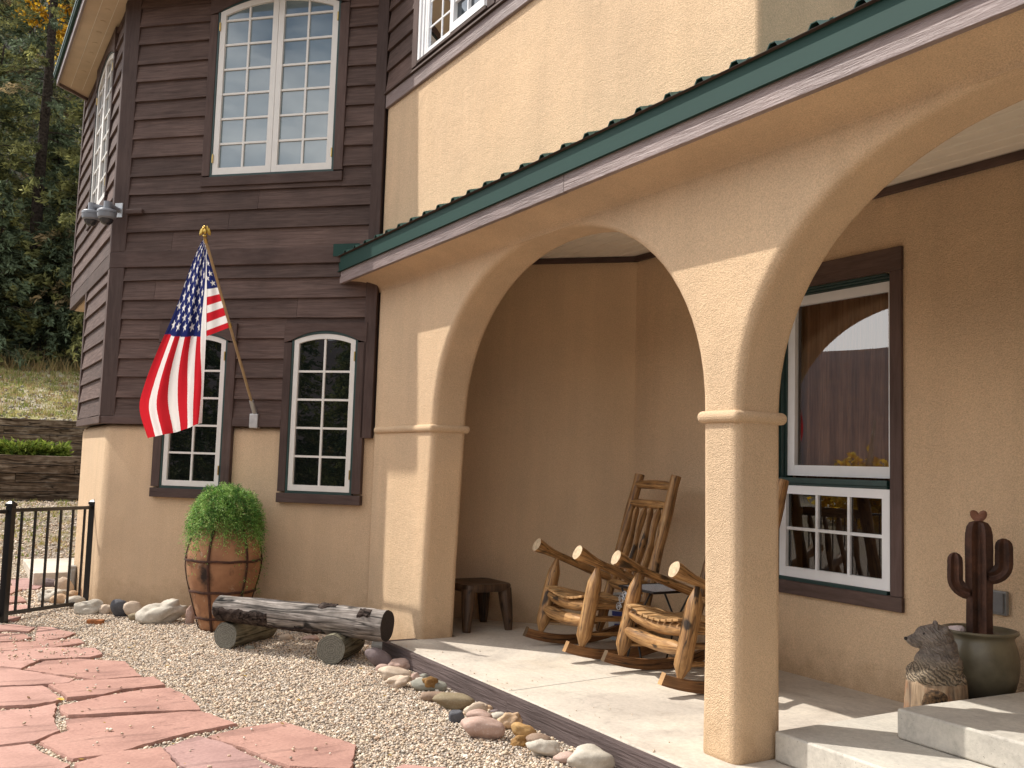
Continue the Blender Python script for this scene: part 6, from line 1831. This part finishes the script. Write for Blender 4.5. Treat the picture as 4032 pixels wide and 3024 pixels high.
for i in range(7):
    tree('C', (-7.5+i*2.7, -21+(i%2)*1.4, GZ), ('conifer in the back row along the drive, number %s from the left' % ('one', 'two', 'three', 'four', 'five', 'six', 'seven')[i]), i*1.1+.4, .95, group='trees along the drive')
aspen((-16.5, -9.5, GZ), 3.2, 1.2, 'yellow bush across the drive, mirrored in the porch window', 41, 2600, 'golden_bush', .0)
aspen((1.0, -13.2, GZ), 5.0, 1.1, 'slim yellow aspen in front of the drive conifers', 42, 900)
# ------------------------------------------------------------------ world, sun, camera
AZ, EL = math.radians(41), math.radians(51.5)
sc.view_settings.view_transform = 'Standard'; sc.view_settings.look = 'None'; sc.view_settings.exposure = 0
w = bpy.data.worlds.new('World'); sc.world = w; w.use_nodes = True
nt = w.node_tree; nt.nodes.clear()
o = nt.nodes.new('ShaderNodeOutputWorld'); bg = nt.nodes.new('ShaderNodeBackground'); bg.inputs[1].default_value = .135
sky = nt.nodes.new('ShaderNodeTexSky'); sky.sky_type = 'NISHITA'; sky.sun_disc = False
sky.sun_elevation = EL; sky.sun_rotation = math.atan2(-math.cos(AZ), -math.sin(AZ)) % (2*PI); sky.altitude = 2500
tc = nt.nodes.new('ShaderNodeTexCoord'); mp = nt.nodes.new('ShaderNodeMapping'); mp.inputs['Scale'].default_value = (1, 1, 3.2)
nz = nt.nodes.new('ShaderNodeTexNoise'); nz.inputs['Scale'].default_value = 2.6; nz.inputs['Detail'].default_value = 7; nz.inputs['Roughness'].default_value = .6
rp = nt.nodes.new('ShaderNodeValToRGB'); rp.color_ramp.elements[0].position = .36; rp.color_ramp.elements[1].position = .60
mx = nt.nodes.new('ShaderNodeMix'); mx.data_type = 'RGBA'
L = nt.links.new
L(tc.outputs['Generated'], mp.inputs[0]); L(mp.outputs[0], nz.inputs['Vector']); L(nz.outputs['Fac'], rp.inputs[0])
L(rp.outputs[0], mx.inputs[0]); L(sky.outputs[0], mx.inputs[6]); mx.inputs[7].default_value = (12, 11.4, 10.8, 1)
dt = nt.nodes.new('ShaderNodeVectorMath'); dt.operation = 'DOT_PRODUCT'; dt.inputs[1].default_value = (-math.cos(AZ), -math.sin(AZ), .35)
L(tc.outputs['Generated'], dt.inputs[0])
mr = nt.nodes.new('ShaderNodeMapRange'); mr.inputs[1].default_value = .1; mr.inputs[2].default_value = 1.0; mr.inputs[3].default_value = 1.0; mr.inputs[4].default_value = 2.3
L(dt.outputs['Value'], mr.inputs[0])
vm = nt.nodes.new('ShaderNodeVectorMath'); vm.operation = 'SCALE'; vm.inputs[0].default_value = (11, 10.7, 10.4); L(mr.outputs[0], vm.inputs['Scale'])
L(vm.outputs[0], mx.inputs[7])
L(mx.outputs[2], bg.inputs[0]); L(bg.outputs[0], o.inputs[0])
sl = bpy.data.lights.new('Sun', 'SUN'); sl.energy = 5.0; sl.angle = math.radians(.53); sl.color = (1, .955, .885)
so_ = bpy.data.objects.new('Sun', sl); link(so_)
sd = Vector((math.cos(AZ)*math.cos(EL), math.sin(AZ)*math.cos(EL), -math.sin(EL)))
so_.rotation_euler = sd.to_track_quat('-Z', 'Y').to_euler(); so_.location = (-12, -10, 20)
cam = bpy.data.cameras.new('Camera'); co = bpy.data.objects.new('Camera', cam); link(co)
cam.sensor_width = 36; cam.lens = 36*3785.7/4032; cam.clip_end = 3000; cam.clip_start = .05
pitch, roll, a_ = math.radians(4.8324), math.radians(1.786), math.radians(120.6205)
f = Vector((0, math.cos(pitch), math.sin(pitch))); r = Vector((1, 0, 0)); u = r.cross(f)
r2 = r*math.cos(roll)+u*math.sin(roll); u2 = -r*math.sin(roll)+u*math.cos(roll)
Wm = Matrix(((-math.cos(a_), -math.sin(a_), 0), (math.sin(a_), -math.cos(a_), 0), (0, 0, 1)))
r2, u2, f = Wm @ r2, Wm @ u2, Wm @ f
co.matrix_world = Matrix(((r2.x, u2.x, -f.x, 0), (r2.y, u2.y, -f.y, 0), (r2.z, u2.z, -f.z, 1.45), (0, 0, 0, 1)))
sc.camera = co
